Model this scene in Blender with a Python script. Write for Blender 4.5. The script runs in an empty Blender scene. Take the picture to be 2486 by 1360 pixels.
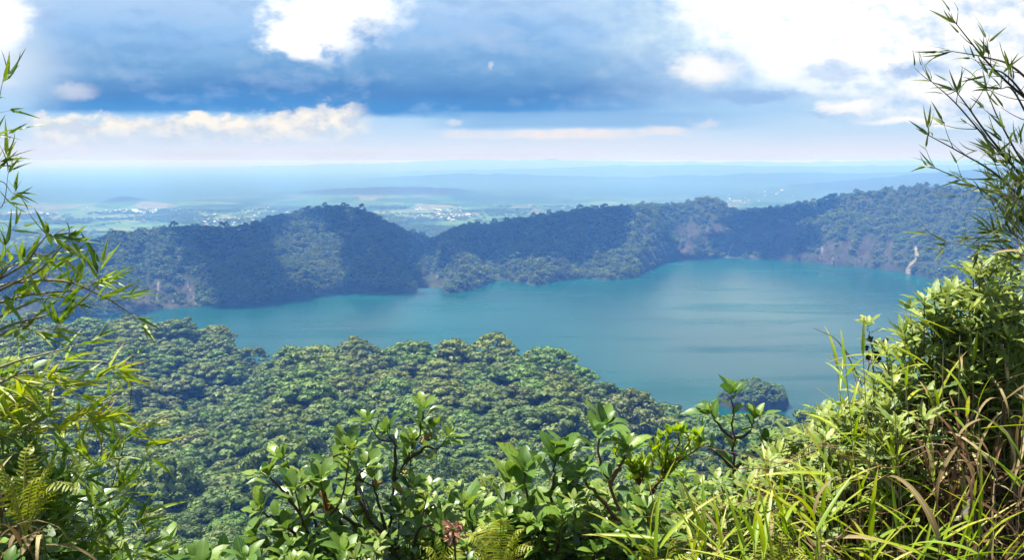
import bpy, math, random
import numpy as np
from math import radians, sin, cos, tan, pi
from mathutils import Vector

rng = np.random.default_rng(7)
random.seed(7)
SC = bpy.context.scene
COL = SC.collection

# ------------------------------------------------------------------ camera
H = 200.0                       # eye height above the lake
PITCH = radians(8.45)
F = 1951.0                      # focal length in pixels of the 2486 px wide photograph
cam_data = bpy.data.cameras.new('camera')
cam_data.sensor_width = 36.0
cam_data.lens = 36.0 * F / 2486.0
cam_data.clip_start = 0.05
cam_data.clip_end = 200000.0
cam = bpy.data.objects.new('camera', cam_data)
COL.objects.link(cam)
cam.location = (0, 0, H)
cam.rotation_euler = (radians(90) - PITCH, 0, 0)
SC.camera = cam

SC.view_settings.view_transform = 'Standard'
SC.view_settings.look = 'None'
SC.view_settings.gamma = 1.0
SC.view_settings.exposure = 1.15
SC.cycles.max_bounces = 6
SC.cycles.diffuse_bounces = 2
SC.cycles.glossy_bounces = 2
SC.cycles.transmission_bounces = 4
SC.cycles.transparent_max_bounces = 8
SC.cycles.volume_bounces = 0
SC.cycles.use_denoising = True
SC.cycles.caustics_reflective = False
SC.cycles.caustics_refractive = False
SC.cycles.sample_clamp_indirect = 4.0

SUN_EL, SUN_AZ = radians(68), radians(-72)      # azimuth measured from straight ahead (+Y) to the right
SUNV = np.array([sin(SUN_AZ) * cos(SUN_EL), cos(SUN_AZ) * cos(SUN_EL), sin(SUN_EL)])
sun = bpy.data.lights.new('sun', 'SUN')
sun.energy = 5.0
sun.angle = radians(0.53)
sun.color = (1.0, 0.96, 0.90)
sun_ob = bpy.data.objects.new('sun', sun)
COL.objects.link(sun_ob)
sun_ob.rotation_euler = Vector(-SUNV).to_track_quat('-Z', 'Y').to_euler()


def raydir(px, py):
    """direction of a photograph pixel from the eye (numpy, any shape)"""
    px = np.asarray(px, float); py = np.asarray(py, float)
    u = (px - 1243.0) / F
    v = (680.0 - py) / F
    return np.stack([u + 0 * v, cos(PITCH) + v * sin(PITCH) + 0 * u, -sin(PITCH) + v * cos(PITCH) + 0 * u], -1)


def azdep(px, py):
    d = raydir(px, py)
    return np.arctan2(d[..., 0], d[..., 1]), -d[..., 2] / np.hypot(d[..., 0], d[..., 1])


def P(px, py, depth):
    d = raydir(px, py)
    return np.array([0, 0, H]) + d / d[..., 1:2] * np.asarray(depth, float)[..., None] if np.ndim(px) else np.array([0, 0, H]) + d / d[1] * depth


# ------------------------------------------------------------------ node helper
class X:
    """a float expression in a node tree"""
    def __init__(s, nt, sock): s.nt, s.s = nt, sock
    def _m(s, op, *a, clamp=False):
        n = s.nt.nodes.new('ShaderNodeMath'); n.operation = op; n.use_clamp = clamp
        for i, v in enumerate((s,) + a):
            if isinstance(v, X): s.nt.links.new(v.s, n.inputs[i])
            else: n.inputs[i].default_value = float(v)
        return X(s.nt, n.outputs[0])
    def __add__(s, o): return s._m('ADD', o)
    __radd__ = __add__
    def __sub__(s, o): return s._m('SUBTRACT', o)
    def __rsub__(s, o): return (s * -1) + o
    def __mul__(s, o): return s._m('MULTIPLY', o)
    __rmul__ = __mul__
    def __truediv__(s, o): return s._m('DIVIDE', o)
    def __abs__(s): return s._m('ABSOLUTE')
    def max(s, o): return s._m('MAXIMUM', o)
    def min(s, o): return s._m('MINIMUM', o)
    def pow(s, o): return s._m('POWER', o)
    def exp(s): return s._m('EXPONENT')
    def sin(s): return s._m('SINE')
    def clamp(s): return s._m('ADD', 0.0, clamp=True)
    def step(s, a, b):
        n = s.nt.nodes.new('ShaderNodeMapRange'); n.interpolation_type = 'SMOOTHSTEP'
        s.nt.links.new(s.s, n.inputs['Value'])
        if a > b:
            n.inputs['From Min'].default_value = b; n.inputs['From Max'].default_value = a
            n.inputs['To Min'].default_value = 1; n.inputs['To Max'].default_value = 0
        else:
            n.inputs['From Min'].default_value = a; n.inputs['From Max'].default_value = b
        return X(s.nt, n.outputs[0])


def g2(x, y, cx, cy, sx, sy):
    a = (x - cx) / sx; b = (y - cy) / sy
    return ((a * a + b * b) * -1).exp()


def vec(nt, x, y, z=0.0):
    n = nt.nodes.new('ShaderNodeCombineXYZ')
    for i, v in enumerate((x, y, z)):
        if isinstance(v, X): nt.links.new(v.s, n.inputs[i])
        else: n.inputs[i].default_value = v
    return n.outputs[0]


def noise(nt, v, scale=1.0, detail=5, rough=0.55, dist=0.0, dims='3D'):
    n = nt.nodes.new('ShaderNodeTexNoise'); n.noise_dimensions = dims
    n.inputs['Scale'].default_value = scale; n.inputs['Detail'].default_value = detail
    n.inputs['Roughness'].default_value = rough; n.inputs['Distortion'].default_value = dist
    if v is not None: nt.links.new(v, n.inputs['Vector'])
    return X(nt, n.outputs[0])


def rgb(nt, c):
    n = nt.nodes.new('ShaderNodeRGB'); n.outputs[0].default_value = (c[0], c[1], c[2], 1); return n.outputs[0]


def mix(nt, fac, a, b, blend='MIX'):
    n = nt.nodes.new('ShaderNodeMix'); n.data_type = 'RGBA'; n.blend_type = blend; n.clamp_factor = True
    if isinstance(fac, X): nt.links.new(fac.s, n.inputs[0])
    else: n.inputs[0].default_value = fac
    for i, v in ((6, a), (7, b)):
        if isinstance(v, (tuple, list)): n.inputs[i].default_value = (v[0], v[1], v[2], 1)
        else: nt.links.new(v, n.inputs[i])
    return n.outputs[2]


def ramp(nt, fac, stops, interp='LINEAR'):
    n = nt.nodes.new('ShaderNodeValToRGB'); cr = n.color_ramp; cr.interpolation = interp
    while len(cr.elements) < len(stops): cr.elements.new(0.5)
    for e, (p, c) in zip(cr.elements, stops):
        e.position = p; e.color = (c[0], c[1], c[2], 1)
    nt.links.new(fac.s, n.inputs[0]); return n.outputs[0]


def attr(nt, name):
    n = nt.nodes.new('ShaderNodeAttribute'); n.attribute_name = name
    return X(nt, n.outputs['Fac'])


def lin(r, g, b):
    f = lambda c: (c / 255.0 / 12.92) if c <= 10 else ((c / 255.0 + 0.055) / 1.055) ** 2.4
    return (f(r), f(g), f(b))


# ------------------------------------------------------------------ world: Nishita daylight with a cloud deck
def build_world():
    w = bpy.data.worlds.new('World'); SC.world = w; w.use_nodes = True
    nt = w.node_tree; nt.nodes.clear()
    out = nt.nodes.new('ShaderNodeOutputWorld'); bg = nt.nodes.new('ShaderNodeBackground')
    STR = 0.1; bg.inputs[1].default_value = STR
    sky = nt.nodes.new('ShaderNodeTexSky'); sky.sky_type = 'NISHITA'; sky.sun_disc = False
    sky.sun_elevation = SUN_EL; sky.sun_rotation = SUN_AZ
    EXP = 2 ** SC.view_settings.exposure
    k = 1.0 / (STR * EXP)
    def C(r, g, b, m=1.0):
        c = lin(r, g, b); return (c[0] * k * m, c[1] * k * m, c[2] * k * m)
    tc = nt.nodes.new('ShaderNodeTexCoord'); sp = nt.nodes.new('ShaderNodeSeparateXYZ')
    nt.links.new(tc.outputs['Generated'], sp.inputs[0])
    dx, dy, dz = (X(nt, sp.outputs[i]) for i in range(3))
    ay = abs(dy).max(0.12)
    # azimuth / elevation on a vertical plane in the north, in handy units (about 2000 to the tangent of 45 degrees)
    x = dx / ay * 1930.0 + 1243.0
    y = 390.0 - dz.max(-0.02) / ay * 2040.0
    wv = vec(nt, x * 0.004, y * 0.008, 3.1)
    wn = noise(nt, wv, 1.0, 7, 0.62) - 0.5
    wn2 = noise(nt, vec(nt, x * 0.004 + 7.3, y * 0.008 + 2.2, 9.7), 1.0, 7, 0.62) - 0.5
    fine = noise(nt, vec(nt, x * 0.016, y * 0.022, 1.7), 1.0, 6, 0.6) - 0.5
    xw = x + wn * 190.0 + fine * 46.0
    yw = y + wn2 * 120.0 + fine * 40.0
    ys = y + wn2 * 34.0 + fine * 10.0
    # relief: the same noise a little towards the sun, for lit tops and blue undersides
    rel = noise(nt, vec(nt, x * 0.010, y * 0.015, 5.0), 1.0, 6, 0.58) - noise(nt, vec(nt, x * 0.010 + 0.10, y * 0.015 - 0.28, 5.0), 1.0, 6, 0.58)
    # clear pale air low over the plain
    low = ramp(nt, (ys / 400.0).clamp(), [(0.0, C(188, 214, 246)), (0.5, C(178, 212, 246)), (0.66, C(172, 212, 247)), (0.78, C(196, 223, 248)),
                                           (0.88, C(220, 231, 247)), (0.95, C(231, 235, 246)), (0.985, C(218, 233, 249))])
    # the long dark cloud bank
    streak = noise(nt, vec(nt, x * 0.0022, y * 0.016, 2.0), 1.0, 5, 0.55) - 0.5
    soft = noise(nt, vec(nt, x * 0.0035, y * 0.006, 6.0), 1.0, 4, 0.5) - 0.5
    yb = y + streak * 70.0 + soft * 90.0
    bank = ramp(nt, (yb / 400.0 + (x - 900.0).max(0.0) * -0.00003).clamp(),
                [(0.0, C(180, 213, 249)), (0.14, C(154, 198, 243)), (0.32, C(132, 180, 226)), (0.45, C(110, 162, 213)), (0.55, C(86, 142, 202)),
                 (0.64, C(82, 150, 215)), (0.74, C(104, 168, 224))])
    rel2 = noise(nt, vec(nt, x * 0.0042, y * 0.0078, 8.0), 1.0, 6, 0.55) - noise(nt, vec(nt, x * 0.0042 + 0.05, y * 0.0078 - 0.17, 8.0), 1.0, 6, 0.55)
    bank = mix(nt, (rel2 * 3.2 + soft * 1.5 + y * -0.0012 + 0.20).clamp() * 0.8, bank, C(184, 208, 240))
    bank = mix(nt, (rel2 * -4.0 - soft * 0.6).clamp() * 0.45, bank, C(66, 124, 194))
    edge = ys + (x - 1100.0).max(0.0) * -0.018 + streak * 26.0
    m_bank = edge.step(284, 262) * xw.step(40, 240) * (xw + y * 0.9).step(2080, 1500)
    col = mix(nt, m_bank, low, bank)
    # second thin grey layer under the right part of the bank
    lay = (y + streak * 14.0).step(262, 276) * (y + streak * 20.0).step(318, 300) * x.step(1000, 1180) * x.step(1900, 1500)
    col = mix(nt, lay * 0.85, col, C(140, 187, 232))
    # warm lit cumulus row under the bank
    t1 = 284.0 - g2(x, y * 0 + 0, 800, 0, 110, 1) * 34.0 - g2(x, y * 0 + 0, 540, 0, 120, 1) * 4.0
    body = (y - t1) / 60.0 + (fine * 1.7 + wn2 * 1.0)
    row = body.step(-0.25, 0.12) * (y + fine * 70.0 + wn * 70.0).step(368, 306) * xw.step(60, 150) * (x + wn * 60.0).step(935, 850)
    warm = mix(nt, (rel * 5.0 + fine * 1.4 + 0.45).clamp(), C(212, 222, 234), C(254, 246, 232, 1.05))
    col = mix(nt, row * 0.95, col, warm)
    row2 = (abs(y - 326.0 + (x - 1080.0) * 0.006 - g2(x, y * 0 + 0, 1590, 0, 60, 1) * -8.0 + fine * 22.0)).step(17, 5) * x.step(1060, 1120) * x.step(1720, 1600) * (wn * 2.5 + fine * 2.0 + 0.62).clamp()
    col = mix(nt, row2 * 0.9, col, C(246, 238, 236))
    for cx, cy, sx, sy in ((1112, 298, 24, 12), (1700, 300, 46, 16), (1195, 157, 9, 14), (50, 195, 46, 20), (215, 220, 70, 24)):
        pf = (g2(x + fine * 70.0, y + fine * 44.0, cx, cy, sx, sy) + fine * 0.5).step(0.25, 1.0)
        col = mix(nt, pf * 0.55, col, C(232, 234, 242))
    # bright openings and the brilliant mass on the right
    white = C(255, 255, 255, 1.25)
    def opening(cx, cy, sx, sy, a=0.25, b=0.62):
        return g2(xw, yw, cx, cy, sx, sy).step(a, b)
    o1 = (g2(xw, yw, 850, 15, 185, 85) + g2(xw, yw, 775, 105, 100, 62) + fine * 1.1 + wn * 0.5).step(0.25, 0.95)
    col = mix(nt, o1, col, white)
    puff = (g2(xw, yw, 925, 78, 70, 52) + g2(xw, yw, 830, 138, 46, 28) + fine * 0.6).step(0.3, 0.95)
    col = mix(nt, puff * 0.85, col, mix(nt, (rel * 5 + 0.4).clamp(), C(116, 168, 224), C(214, 230, 250)))
    o2 = opening(30, 40, 100, 110, 0.2, 0.75)
    col = mix(nt, o2, col, white)
    haz = (g2(x, y, 60, 150, 120, 70) * 0.7).clamp()
    col = mix(nt, haz, col, C(222, 236, 250))
    # right: pale cyan veil, then blown out cumulus with blue hollows
    veil = (x + wn * 260.0 - y * 0.25).step(1230, 1700) * y.step(250, 120)
    col = mix(nt, veil * 0.85, col, mix(nt, (rel * 2.5 + wn * 2.4 + 0.5).clamp(), C(176, 210, 248), C(228, 249, 255)))
    rm = x * 0.9 - y * 1.0 + wn * 330.0 + fine * 60.0
    m_right = (rm + fine * 70.0).step(1380, 1580) * (y + fine * 80.0 + wn2 * 120.0 + wn * 60.0).step(245, 165)
    col = mix(nt, m_right, col, mix(nt, (rel * 2.6 + 1.0).clamp(), C(215, 232, 252), white))
    lowr = (x + wn * 260.0).step(1850, 2300) * (y + fine * 40.0 + wn2 * 70.0).step(325, 250) * 0.9
    col = mix(nt, lowr, col, mix(nt, (rel * 4.0 + wn * 1.5 + 0.7).clamp(), C(196, 222, 248), C(255, 252, 250, 1.1)))
    for cx, cy, sx, sy, s in ((1975, 172, 90, 30, .6), (2160, 178, 95, 22, .8), (1800, 225, 150, 20, .9), (2010, 275, 90, 14, .5), (1580, 140, 50, 40, .5), (2330, 255, 90, 18, .4)):
        pf = g2(xw, yw, cx, cy, sx, sy).step(0.25, 0.9)
        col = mix(nt, pf * s, col, C(152, 190, 234))
    for cx, cy, sx, sy in ((2040, 262, 90, 24), (2200, 296, 130, 14), (1690, 160, 90, 50), (1850, 110, 90, 40)):
        pf = (g2(xw, yw, cx, cy, sx, sy) + fine * 0.7).step(0.22, 1.0)
        col = mix(nt, pf * 0.9, col, C(255, 253, 250, 1.05))
    # overhead: broken white cloud over the clear Nishita blue
    up = dz.step(0.22, 0.40)
    cn = noise(nt, vec(nt, dx / (dz.max(0.05)), dy / (dz.max(0.05))), 1.3, 5, 0.55)
    over = mix(nt, cn.step(0.44, 0.62), sky.outputs[0], C(140, 147, 158))
    col = mix(nt, up, col, over)
    nt.links.new(col, bg.inputs[0]); nt.links.new(bg.outputs[0], out.inputs[0])
    w.cycles.sampling_method = 'MANUAL'; w.cycles.sample_map_resolution = 512


build_world()


# ------------------------------------------------------------------ mesh helpers
def tag(o, label=None, cat=None, group=None, kind=None):
    if label: o['label'] = label
    if cat: o['category'] = cat
    if group: o['group'] = group
    if kind: o['kind'] = kind
    return o


def fast_mesh(name, V, Q, attrs=None, smooth=True):
    """mesh from vertices (N,3) and quads (M,4), with float point attributes"""
    V = np.ascontiguousarray(V, np.float32); Q = np.ascontiguousarray(Q, np.int32)
    me = bpy.data.meshes.new(name)
    k = Q.shape[1]
    me.vertices.add(len(V)); me.vertices.foreach_set('co', V.ravel())
    me.loops.add(Q.size); me.loops.foreach_set('vertex_index', Q.ravel())
    me.polygons.add(len(Q))
    me.polygons.foreach_set('loop_start', np.arange(0, Q.size, k, dtype=np.int32))
    me.polygons.foreach_set('loop_total', np.full(len(Q), k, np.int32))
    if smooth: me.polygons.foreach_set('use_smooth', np.ones(len(Q), bool))
    for nm, a in (attrs or {}).items():
        at = me.attributes.new(nm, 'FLOAT', 'POINT'); at.data.foreach_set('value', np.ascontiguousarray(a, np.float32))
    me.update(calc_edges=True)
    return me


def put(name, me, mat=None, parent=None, loc=None):
    o = bpy.data.objects.new(name, me); COL.objects.link(o)
    if mat and not me.materials: me.materials.append(mat)
    if parent: o.parent = parent
    if loc is not None: o.location = loc
    return o


class MB:
    """collects quads with the per-vertex attributes tint / across / along"""
    def __init__(s): s.v, s.q, s.t, s.a, s.l, s.n = [], [], [], [], [], 0
    def add(s, V, Q, t=0.5, a=0.0, l=0.0):
        n = len(V); s.v.append(V); s.q.append(Q + s.n); s.n += n
        for lst, x in ((s.t, t), (s.a, a), (s.l, l)):
            lst.append(np.broadcast_to(np.asarray(x, float), (n,)))
    def mesh(s, name, smooth=True):
        if not s.v: return None
        return fast_mesh(name, np.concatenate(s.v), np.concatenate(s.q),
                         dict(tint=np.concatenate(s.t), across=np.concatenate(s.a), along=np.concatenate(s.l)), smooth)


def new_mat(name):
    m = bpy.data.materials.new(name); m.use_nodes = True
    nt = m.node_tree; nt.nodes.clear()
    out = nt.nodes.new('ShaderNodeOutputMaterial')
    return m, nt, out


def principled(nt, color, rough=0.6, spec=0.4, **kw):
    b = nt.nodes.new('ShaderNodeBsdfPrincipled')
    if isinstance(color, (tuple, list)): b.inputs['Base Color'].default_value = (*color, 1)
    else: nt.links.new(color, b.inputs['Base Color'])
    if isinstance(rough, X): nt.links.new(rough.s, b.inputs['Roughness'])
    else: b.inputs['Roughness'].default_value = rough
    b.inputs['Specular IOR Level'].default_value = spec
    return b


def geom_pos(nt):
    g = nt.nodes.new('ShaderNodeNewGeometry'); return g.outputs['Position']


def hash_noise2(x, y, seed=0):
    ix = np.floor(x).astype(np.int64); iy = np.floor(y).astype(np.int64)
    fx = x - ix; fy = y - iy
    fx = fx * fx * (3 - 2 * fx); fy = fy * fy * (3 - 2 * fy)
    def h(a, b):
        n = (a * 374761393 + b * 668265263 + seed * 1274126177) & 0xffffffff
        n = ((n ^ (n >> 13)) * 1274126177) & 0xffffffff
        return ((n ^ (n >> 16)) & 0xffffff) / float(0xffffff)
    return (h(ix, iy) * (1 - fx) + h(ix + 1, iy) * fx) * (1 - fy) + (h(ix, iy + 1) * (1 - fx) + h(ix + 1, iy + 1) * fx) * fy


def fbm(x, y, oct=4, seed=0):
    s = 0; a = 1; t = 0
    for i in range(oct):
        s = s + a * (hash_noise2(x, y, seed + i) * 2 - 1); t += a
        x = x * 2.03 + 17.1; y = y * 2.03 - 9.7; a *= 0.5
    return s / t


def sstep(a, b, x):
    t = np.clip((x - a) / (b - a), 0, 1); return t * t * (3 - 2 * t)


# ------------------------------------------------------------------ terrain shape
def prof(pts):
    p = np.array(pts, float); a, d = azdep(p[:, 0], p[:, 1]); return a, d


FAR_SHORE = [(-300, 800), (0, 785), (120, 772), (240, 764), (370, 751), (480, 746), (520, 743), (620, 736), (740, 716), (850, 707), (960, 709), (1080, 713), (1130, 708), (1160, 701), (1185, 688),
             (1205, 682), (1240, 684), (1300, 694), (1370, 681), (1420, 676), (1470, 681), (1540, 676), (1580, 656), (1640, 631), (1700, 626), (1750, 625),
             (1800, 628), (1900, 632), (1960, 636), (2020, 643), (2100, 650), (2190, 662), (2280, 684), (2350, 705), (2486, 760), (2800, 900)]
CREST = [(-300, 650), (0, 620), (100, 602), (200, 585), (300, 561), (400, 550), (530, 545), (575, 549), (610, 538), (660, 523), (750, 503), (810, 494), (860, 498), (900, 514), (950, 540), (1000, 562),
         (1045, 574), (1080, 566), (1130, 551), (1200, 540), (1300, 520), (1400, 506), (1500, 497), (1600, 491), (1660, 489), (1690, 481), (1720, 476), (1745, 482), (1775, 502), (1800, 507), (1850, 502),
         (1950, 489), (2050, 466), (2150, 456), (2250, 447), (2320, 449), (2400, 461), (2486, 470), (2800, 500)]
NEAR_CREST = [(-300, 755), (0, 784), (180, 788), (380, 788), (480, 808), (560, 826), (600, 842), (622, 862), (650, 846), (720, 838), (800, 852), (880, 862), (990, 870), (1060, 860), (1150, 854),
              (1200, 848), (1250, 847), (1310, 860), (1360, 890), (1420, 912), (1480, 955), (1510, 972), (1550, 980), (1590, 1008), (1640, 1014), (1720, 1012), (1800, 1046), (1850, 1056), (1950, 1046), (2050, 1040), (2200, 1040), (2486, 1030), (2800, 1000)]
NEAR_R = [(-300, 700), (0, 700), (180, 700), (400, 690), (500, 660), (575, 620), (660, 520), (720, 500), (880, 480), (1060, 470), (1250, 440), (1360, 425), (1480, 410), (1590, 400), (1700, 395), (1850, 380), (2100, 370), (2486, 360), (2800, 350)]
TREE = 13.0      # height of the forest canopy above the ground

A_s, D_s = prof(FAR_SHORE); R_s = H / np.tan(np.arctan(D_s)) if False else H / D_s
A_c, D_c = prof(CREST)
A_n, D_n = prof(NEAR_CREST)
A_r = azdep(np.array([p[0] for p in NEAR_R], float), 800.0)[0]; R_r = np.array([p[1] for p in NEAR_R], float)
CW = [(-300, 300), (100, 320), (400, 270), (600, 330), (800, 400), (1000, 420), (1200, 360), (1400, 300), (1540, 260), (1600, 330), (1720, 270), (1900, 230), (2100, 260), (2300, 300), (2800, 320)]
A_w = azdep(np.array([p[0] for p in CW], float), 600.0)[0]; W_w = np.array([p[1] for p in CW], float)
# a smoothed shore for the line of the crest, so headlands read as spurs running down to the water
_ag = np.linspace(-0.75, 0.75, 601)
_rs = np.interp(_ag, A_s, R_s)
_k = np.hanning(41); _k /= _k.sum()
_rss = np.convolve(np.pad(_rs, 20, mode='edge'), _k, mode='valid')


def far_rc(az): return np.interp(az, _ag, _rss) + np.interp(az, A_w, W_w)


def far_tree(az): return 8.0


def height(x, y, detail=True):
    x = np.asarray(x, float); y = np.asarray(y, float)
    r = np.hypot(x, y) + 1e-6; az = np.arctan2(x, y)
    azc = np.clip(az, -0.72, 0.72)
    rs = np.interp(azc, A_s, R_s)
    # ---- near side: lookout ledge, slope and forested shelf
    rn = np.interp(azc, A_r, R_r); dn = np.interp(azc, A_n, D_n)
    r0 = 105.0
    lf = np.clip(np.log(np.maximum(r, 1.0) / r0) / np.log(rn / r0), 0, None)
    d0 = 0.60
    dep = d0 + (dn - d0) * np.clip(lf, 0, 1)
    shelf = H - r * dep - TREE
    b = fbm(x / 95.0, y / 95.0, 3, 3) * 7.5 + fbm(x / 38.0, y / 38.0, 2, 11) * 2.6
    fade = sstep(60, 160, r) * (1 - sstep(0.80, 1.0, lf) * 0.86)
    shelf = shelf + b * fade
    # valley between the left hill and the front ridge
    vx0, vy0 = -166.0, 530.0; vx1, vy1 = -190.0, 395.0
    tt = np.clip(((x - vx0) * (vx1 - vx0) + (y - vy0) * (vy1 - vy0)) / ((vx1 - vx0) ** 2 + (vy1 - vy0) ** 2), 0, 1)
    dv = np.hypot(x - vx0 - tt * (vx1 - vx0), y - vy0 - tt * (vy1 - vy0))
    shelf = shelf - 16.0 * np.exp(-(dv / 34.0) ** 2)
    zc = H - rn * dn - TREE
    fall = zc - (r - rn) * 0.62 + fbm(x / 40.0, y / 40.0, 2, 5) * 1.5 * sstep(0, 30, r - rn)
    ledge = H - 1.68 - np.maximum(r - 1.15, 0) * 0.66
    near = np.where(r > rn, fall, shelf)
    wl = sstep(60, 120, r)
    near = np.where(r < 120, ledge * (1 - wl) + near * wl, near)
    back = H - 1.68 - np.maximum(r - 30.0, 0) * 0.05 + 6.0 * sstep(10, 60, r)
    wb = sstep(1.25, 1.9, np.abs(az))
    near = near * (1 - wb) + np.maximum(back, -40) * wb
    near = np.maximum(near, -12.0)
    # ---- far wall of the caldera
    rc = far_rc(azc); dc = np.interp(azc, A_c, D_c)
    zcr = H - rc * dc - far_tree(azc)
    t = (r - rs) / (rc - rs)
    tc = np.clip(t, 0, 1)
    arc = az * 1350.0
    gul = np.abs(fbm(arc / 75.0 + fbm(x / 160.0, y / 160.0, 2, 4) * 0.8, r / 420.0, 3, 21))
    wall = zcr * (0.62 * tc ** 0.62 + 0.38 * tc ** 1.3)
    gw = np.clip(tc * (1 - tc) * 4, 0, 1) ** 0.7
    wall = wall + gw * (gul * 82.0 - 26.0) + gw * fbm(x / 60.0, y / 60.0, 3, 31) * 11.0
    wall = np.minimum(wall, zcr * (0.15 + 0.85 * tc) + 40 * tc * (1 - tc) + 10)
    outer = zcr - (r - rc) * 0.20 - 40.0 * sstep(0, 500, r - rc)
    plain = -40.0 + fbm(x / 900.0, y / 900.0, 3, 41) * 5.0
    # far ground: cone hill and the long ridges
    def hill(px, rr, sx, sy, h):
        a = azdep(float(px), 480.0)[0]; cx, cy = rr * sin(a), rr * cos(a)
        return h * np.exp(-np.abs((x - cx) / sx) ** 1.25) * np.exp(-((y - cy) / sy) ** 2)
    plain = plain + hill(290, 4700, 95, 260, 42) + hill(360, 4750, 330, 300, 22) + hill(160, 5300, 60, 200, 24)
    def ridge(rr, wid, pts):
        a, d = prof(pts)
        z = H - rr * np.interp(az, a, d)
        z = z + fbm(az * 60.0, az * 0.0 + rr, 4, int(rr) % 97) * rr * 0.0016
        w = np.exp(-((r - rr) / wid) ** 2)
        return -40.0 + (z + 40.0) * w
    plain = np.maximum(plain, ridge(5600, 700, [(-400, 484), (440, 484), (540, 476), (700, 468), (850, 458), (1000, 452), (1080, 457), (1200, 468), (1400, 476), (1500, 474), (1640, 478), (1800, 482), (2800, 484)]))
    plain = np.maximum(plain, ridge(7200, 1100, [(-400, 466), (1500, 466), (1750, 468), (1900, 452), (2050, 440), (2200, 425), (2300, 415), (2486, 402), (2800, 398)]))
    plain = np.maximum(plain, ridge(10000, 1500, [(-400, 448), (600, 448), (860, 440), (980, 428), (1150, 421), (1300, 424), (1500, 430), (1700, 426), (1900, 418), (2100, 420), (2400, 414), (2800, 412)]))
    plain = np.maximum(plain, ridge(15500, 2400, [(-400, 428), (800, 426), (1000, 416), (1300, 408), (1480, 402), (1700, 399), (1950, 404), (2200, 401), (2600, 398), (2800, 398)]))
    plain = np.maximum(plain, ridge(26000, 5000, [(-400, 412), (500, 408), (900, 396), (1100, 389), (1350, 388), (1500, 391), (1900, 393), (2250, 388), (2800, 388)]))
    outer = np.maximum(outer, plain)
    far = np.where(t < 0, -12.0, np.where(r > rc, outer, wall))
    rmid = np.minimum(rs - 25.0, 99999)
    z = np.where(r > rmid, far, near)
    wz = sstep(0.72, 1.0, np.abs(az))
    zb = np.where(r > 900, np.maximum(near * 0 + 60 - (r - 900) * 0.1, -40.0), np.maximum(near, 40 * sstep(0, 1, np.abs(az) - 0.7)))
    return z * (1 - wz) + zb * wz


# ------------------------------------------------------------------ terrain sheet
def rock_masks(x, y, z):
    """bare rock (0..1) and pale landslide (0..1) on the far wall: places where the ground itself is bare"""
    r = np.hypot(x, y); d = np.stack([x, y, z - H], -1)
    w = d[..., 1] * cos(PITCH) - d[..., 2] * sin(PITCH)
    px = 1243 + F * d[..., 0] / np.maximum(w, 1); py = 680 - F * (d[..., 1] * sin(PITCH) + d[..., 2] * cos(PITCH)) / np.maximum(w, 1)
    n = fbm(x / 22.0, y / 22.0, 3, 55) * 0.5
    st = fbm(px / 9.0 + py / 26.0, py / 60.0, 3, 61)
    def box(x0, x1, y0, y1, s=14):
        return sstep(x0 - s, x0 + s, px) * (1 - sstep(x1 - s, x1 + s, px)) * sstep(y0 - s, y0 + s, py) * (1 - sstep(y1 - s, y1 + s, py))
    m = (box(285, 485, 690, 760) * 0.9 + box(1545, 1620, 570, 660, 12) * 0.55 + box(1640, 1960, 545, 640) * 0.95 + box(1965, 2190, 585, 660) * 0.75
         + box(1300, 1380, 683, 702, 5) * 1.0 + box(900, 1000, 590, 640) * 0.4 + box(2060, 2140, 540, 600) * 0.4)
    rock = np.clip(m * (0.62 + st * 1.5 + n) , 0, 1)
    cx = np.interp(py, [596, 620, 640, 662], [2222, 2226, 2214, 2202])
    scar = np.exp(-((px - cx) / (3.5 + np.clip(py - 610, 0, 60) * 0.09)) ** 2) * sstep(594, 602, py) * (1 - sstep(660, 668, py))
    for x0, y0, x1, y1, wd in ((1560, 560, 1605, 655, 3), (1585, 560, 1632, 640, 2.5), (2000, 590, 1985, 640, 3), (2030, 605, 2015, 645, 5), (1780, 590, 1765, 625, 4), (1885, 590, 1886, 605, 3), (395, 640, 375, 742, 3), (440, 660, 478, 740, 3), (345, 600, 330, 650, 2), (2098, 478, 2070, 540, 3), (1520, 520, 1545, 600, 2)):
        tt = np.clip((py - y0) / (y1 - y0), 0, 1)
        scar = np.maximum(scar, 0.55 * np.exp(-((px - x0 - tt * (x1 - x0) - st * 5) / wd) ** 2) * (py > y0) * (py < y1))
    sh = np.exp(-(z / 1.6) ** 2) * (z > -1) * (r > 900)
    scar = np.maximum(scar, sh * np.clip(0.25 + 0.8 * fbm(px / 18.0, px * 0, 3, 8), 0, 1) * 0.8)
    return rock, np.clip(scar, 0, 1)


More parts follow.
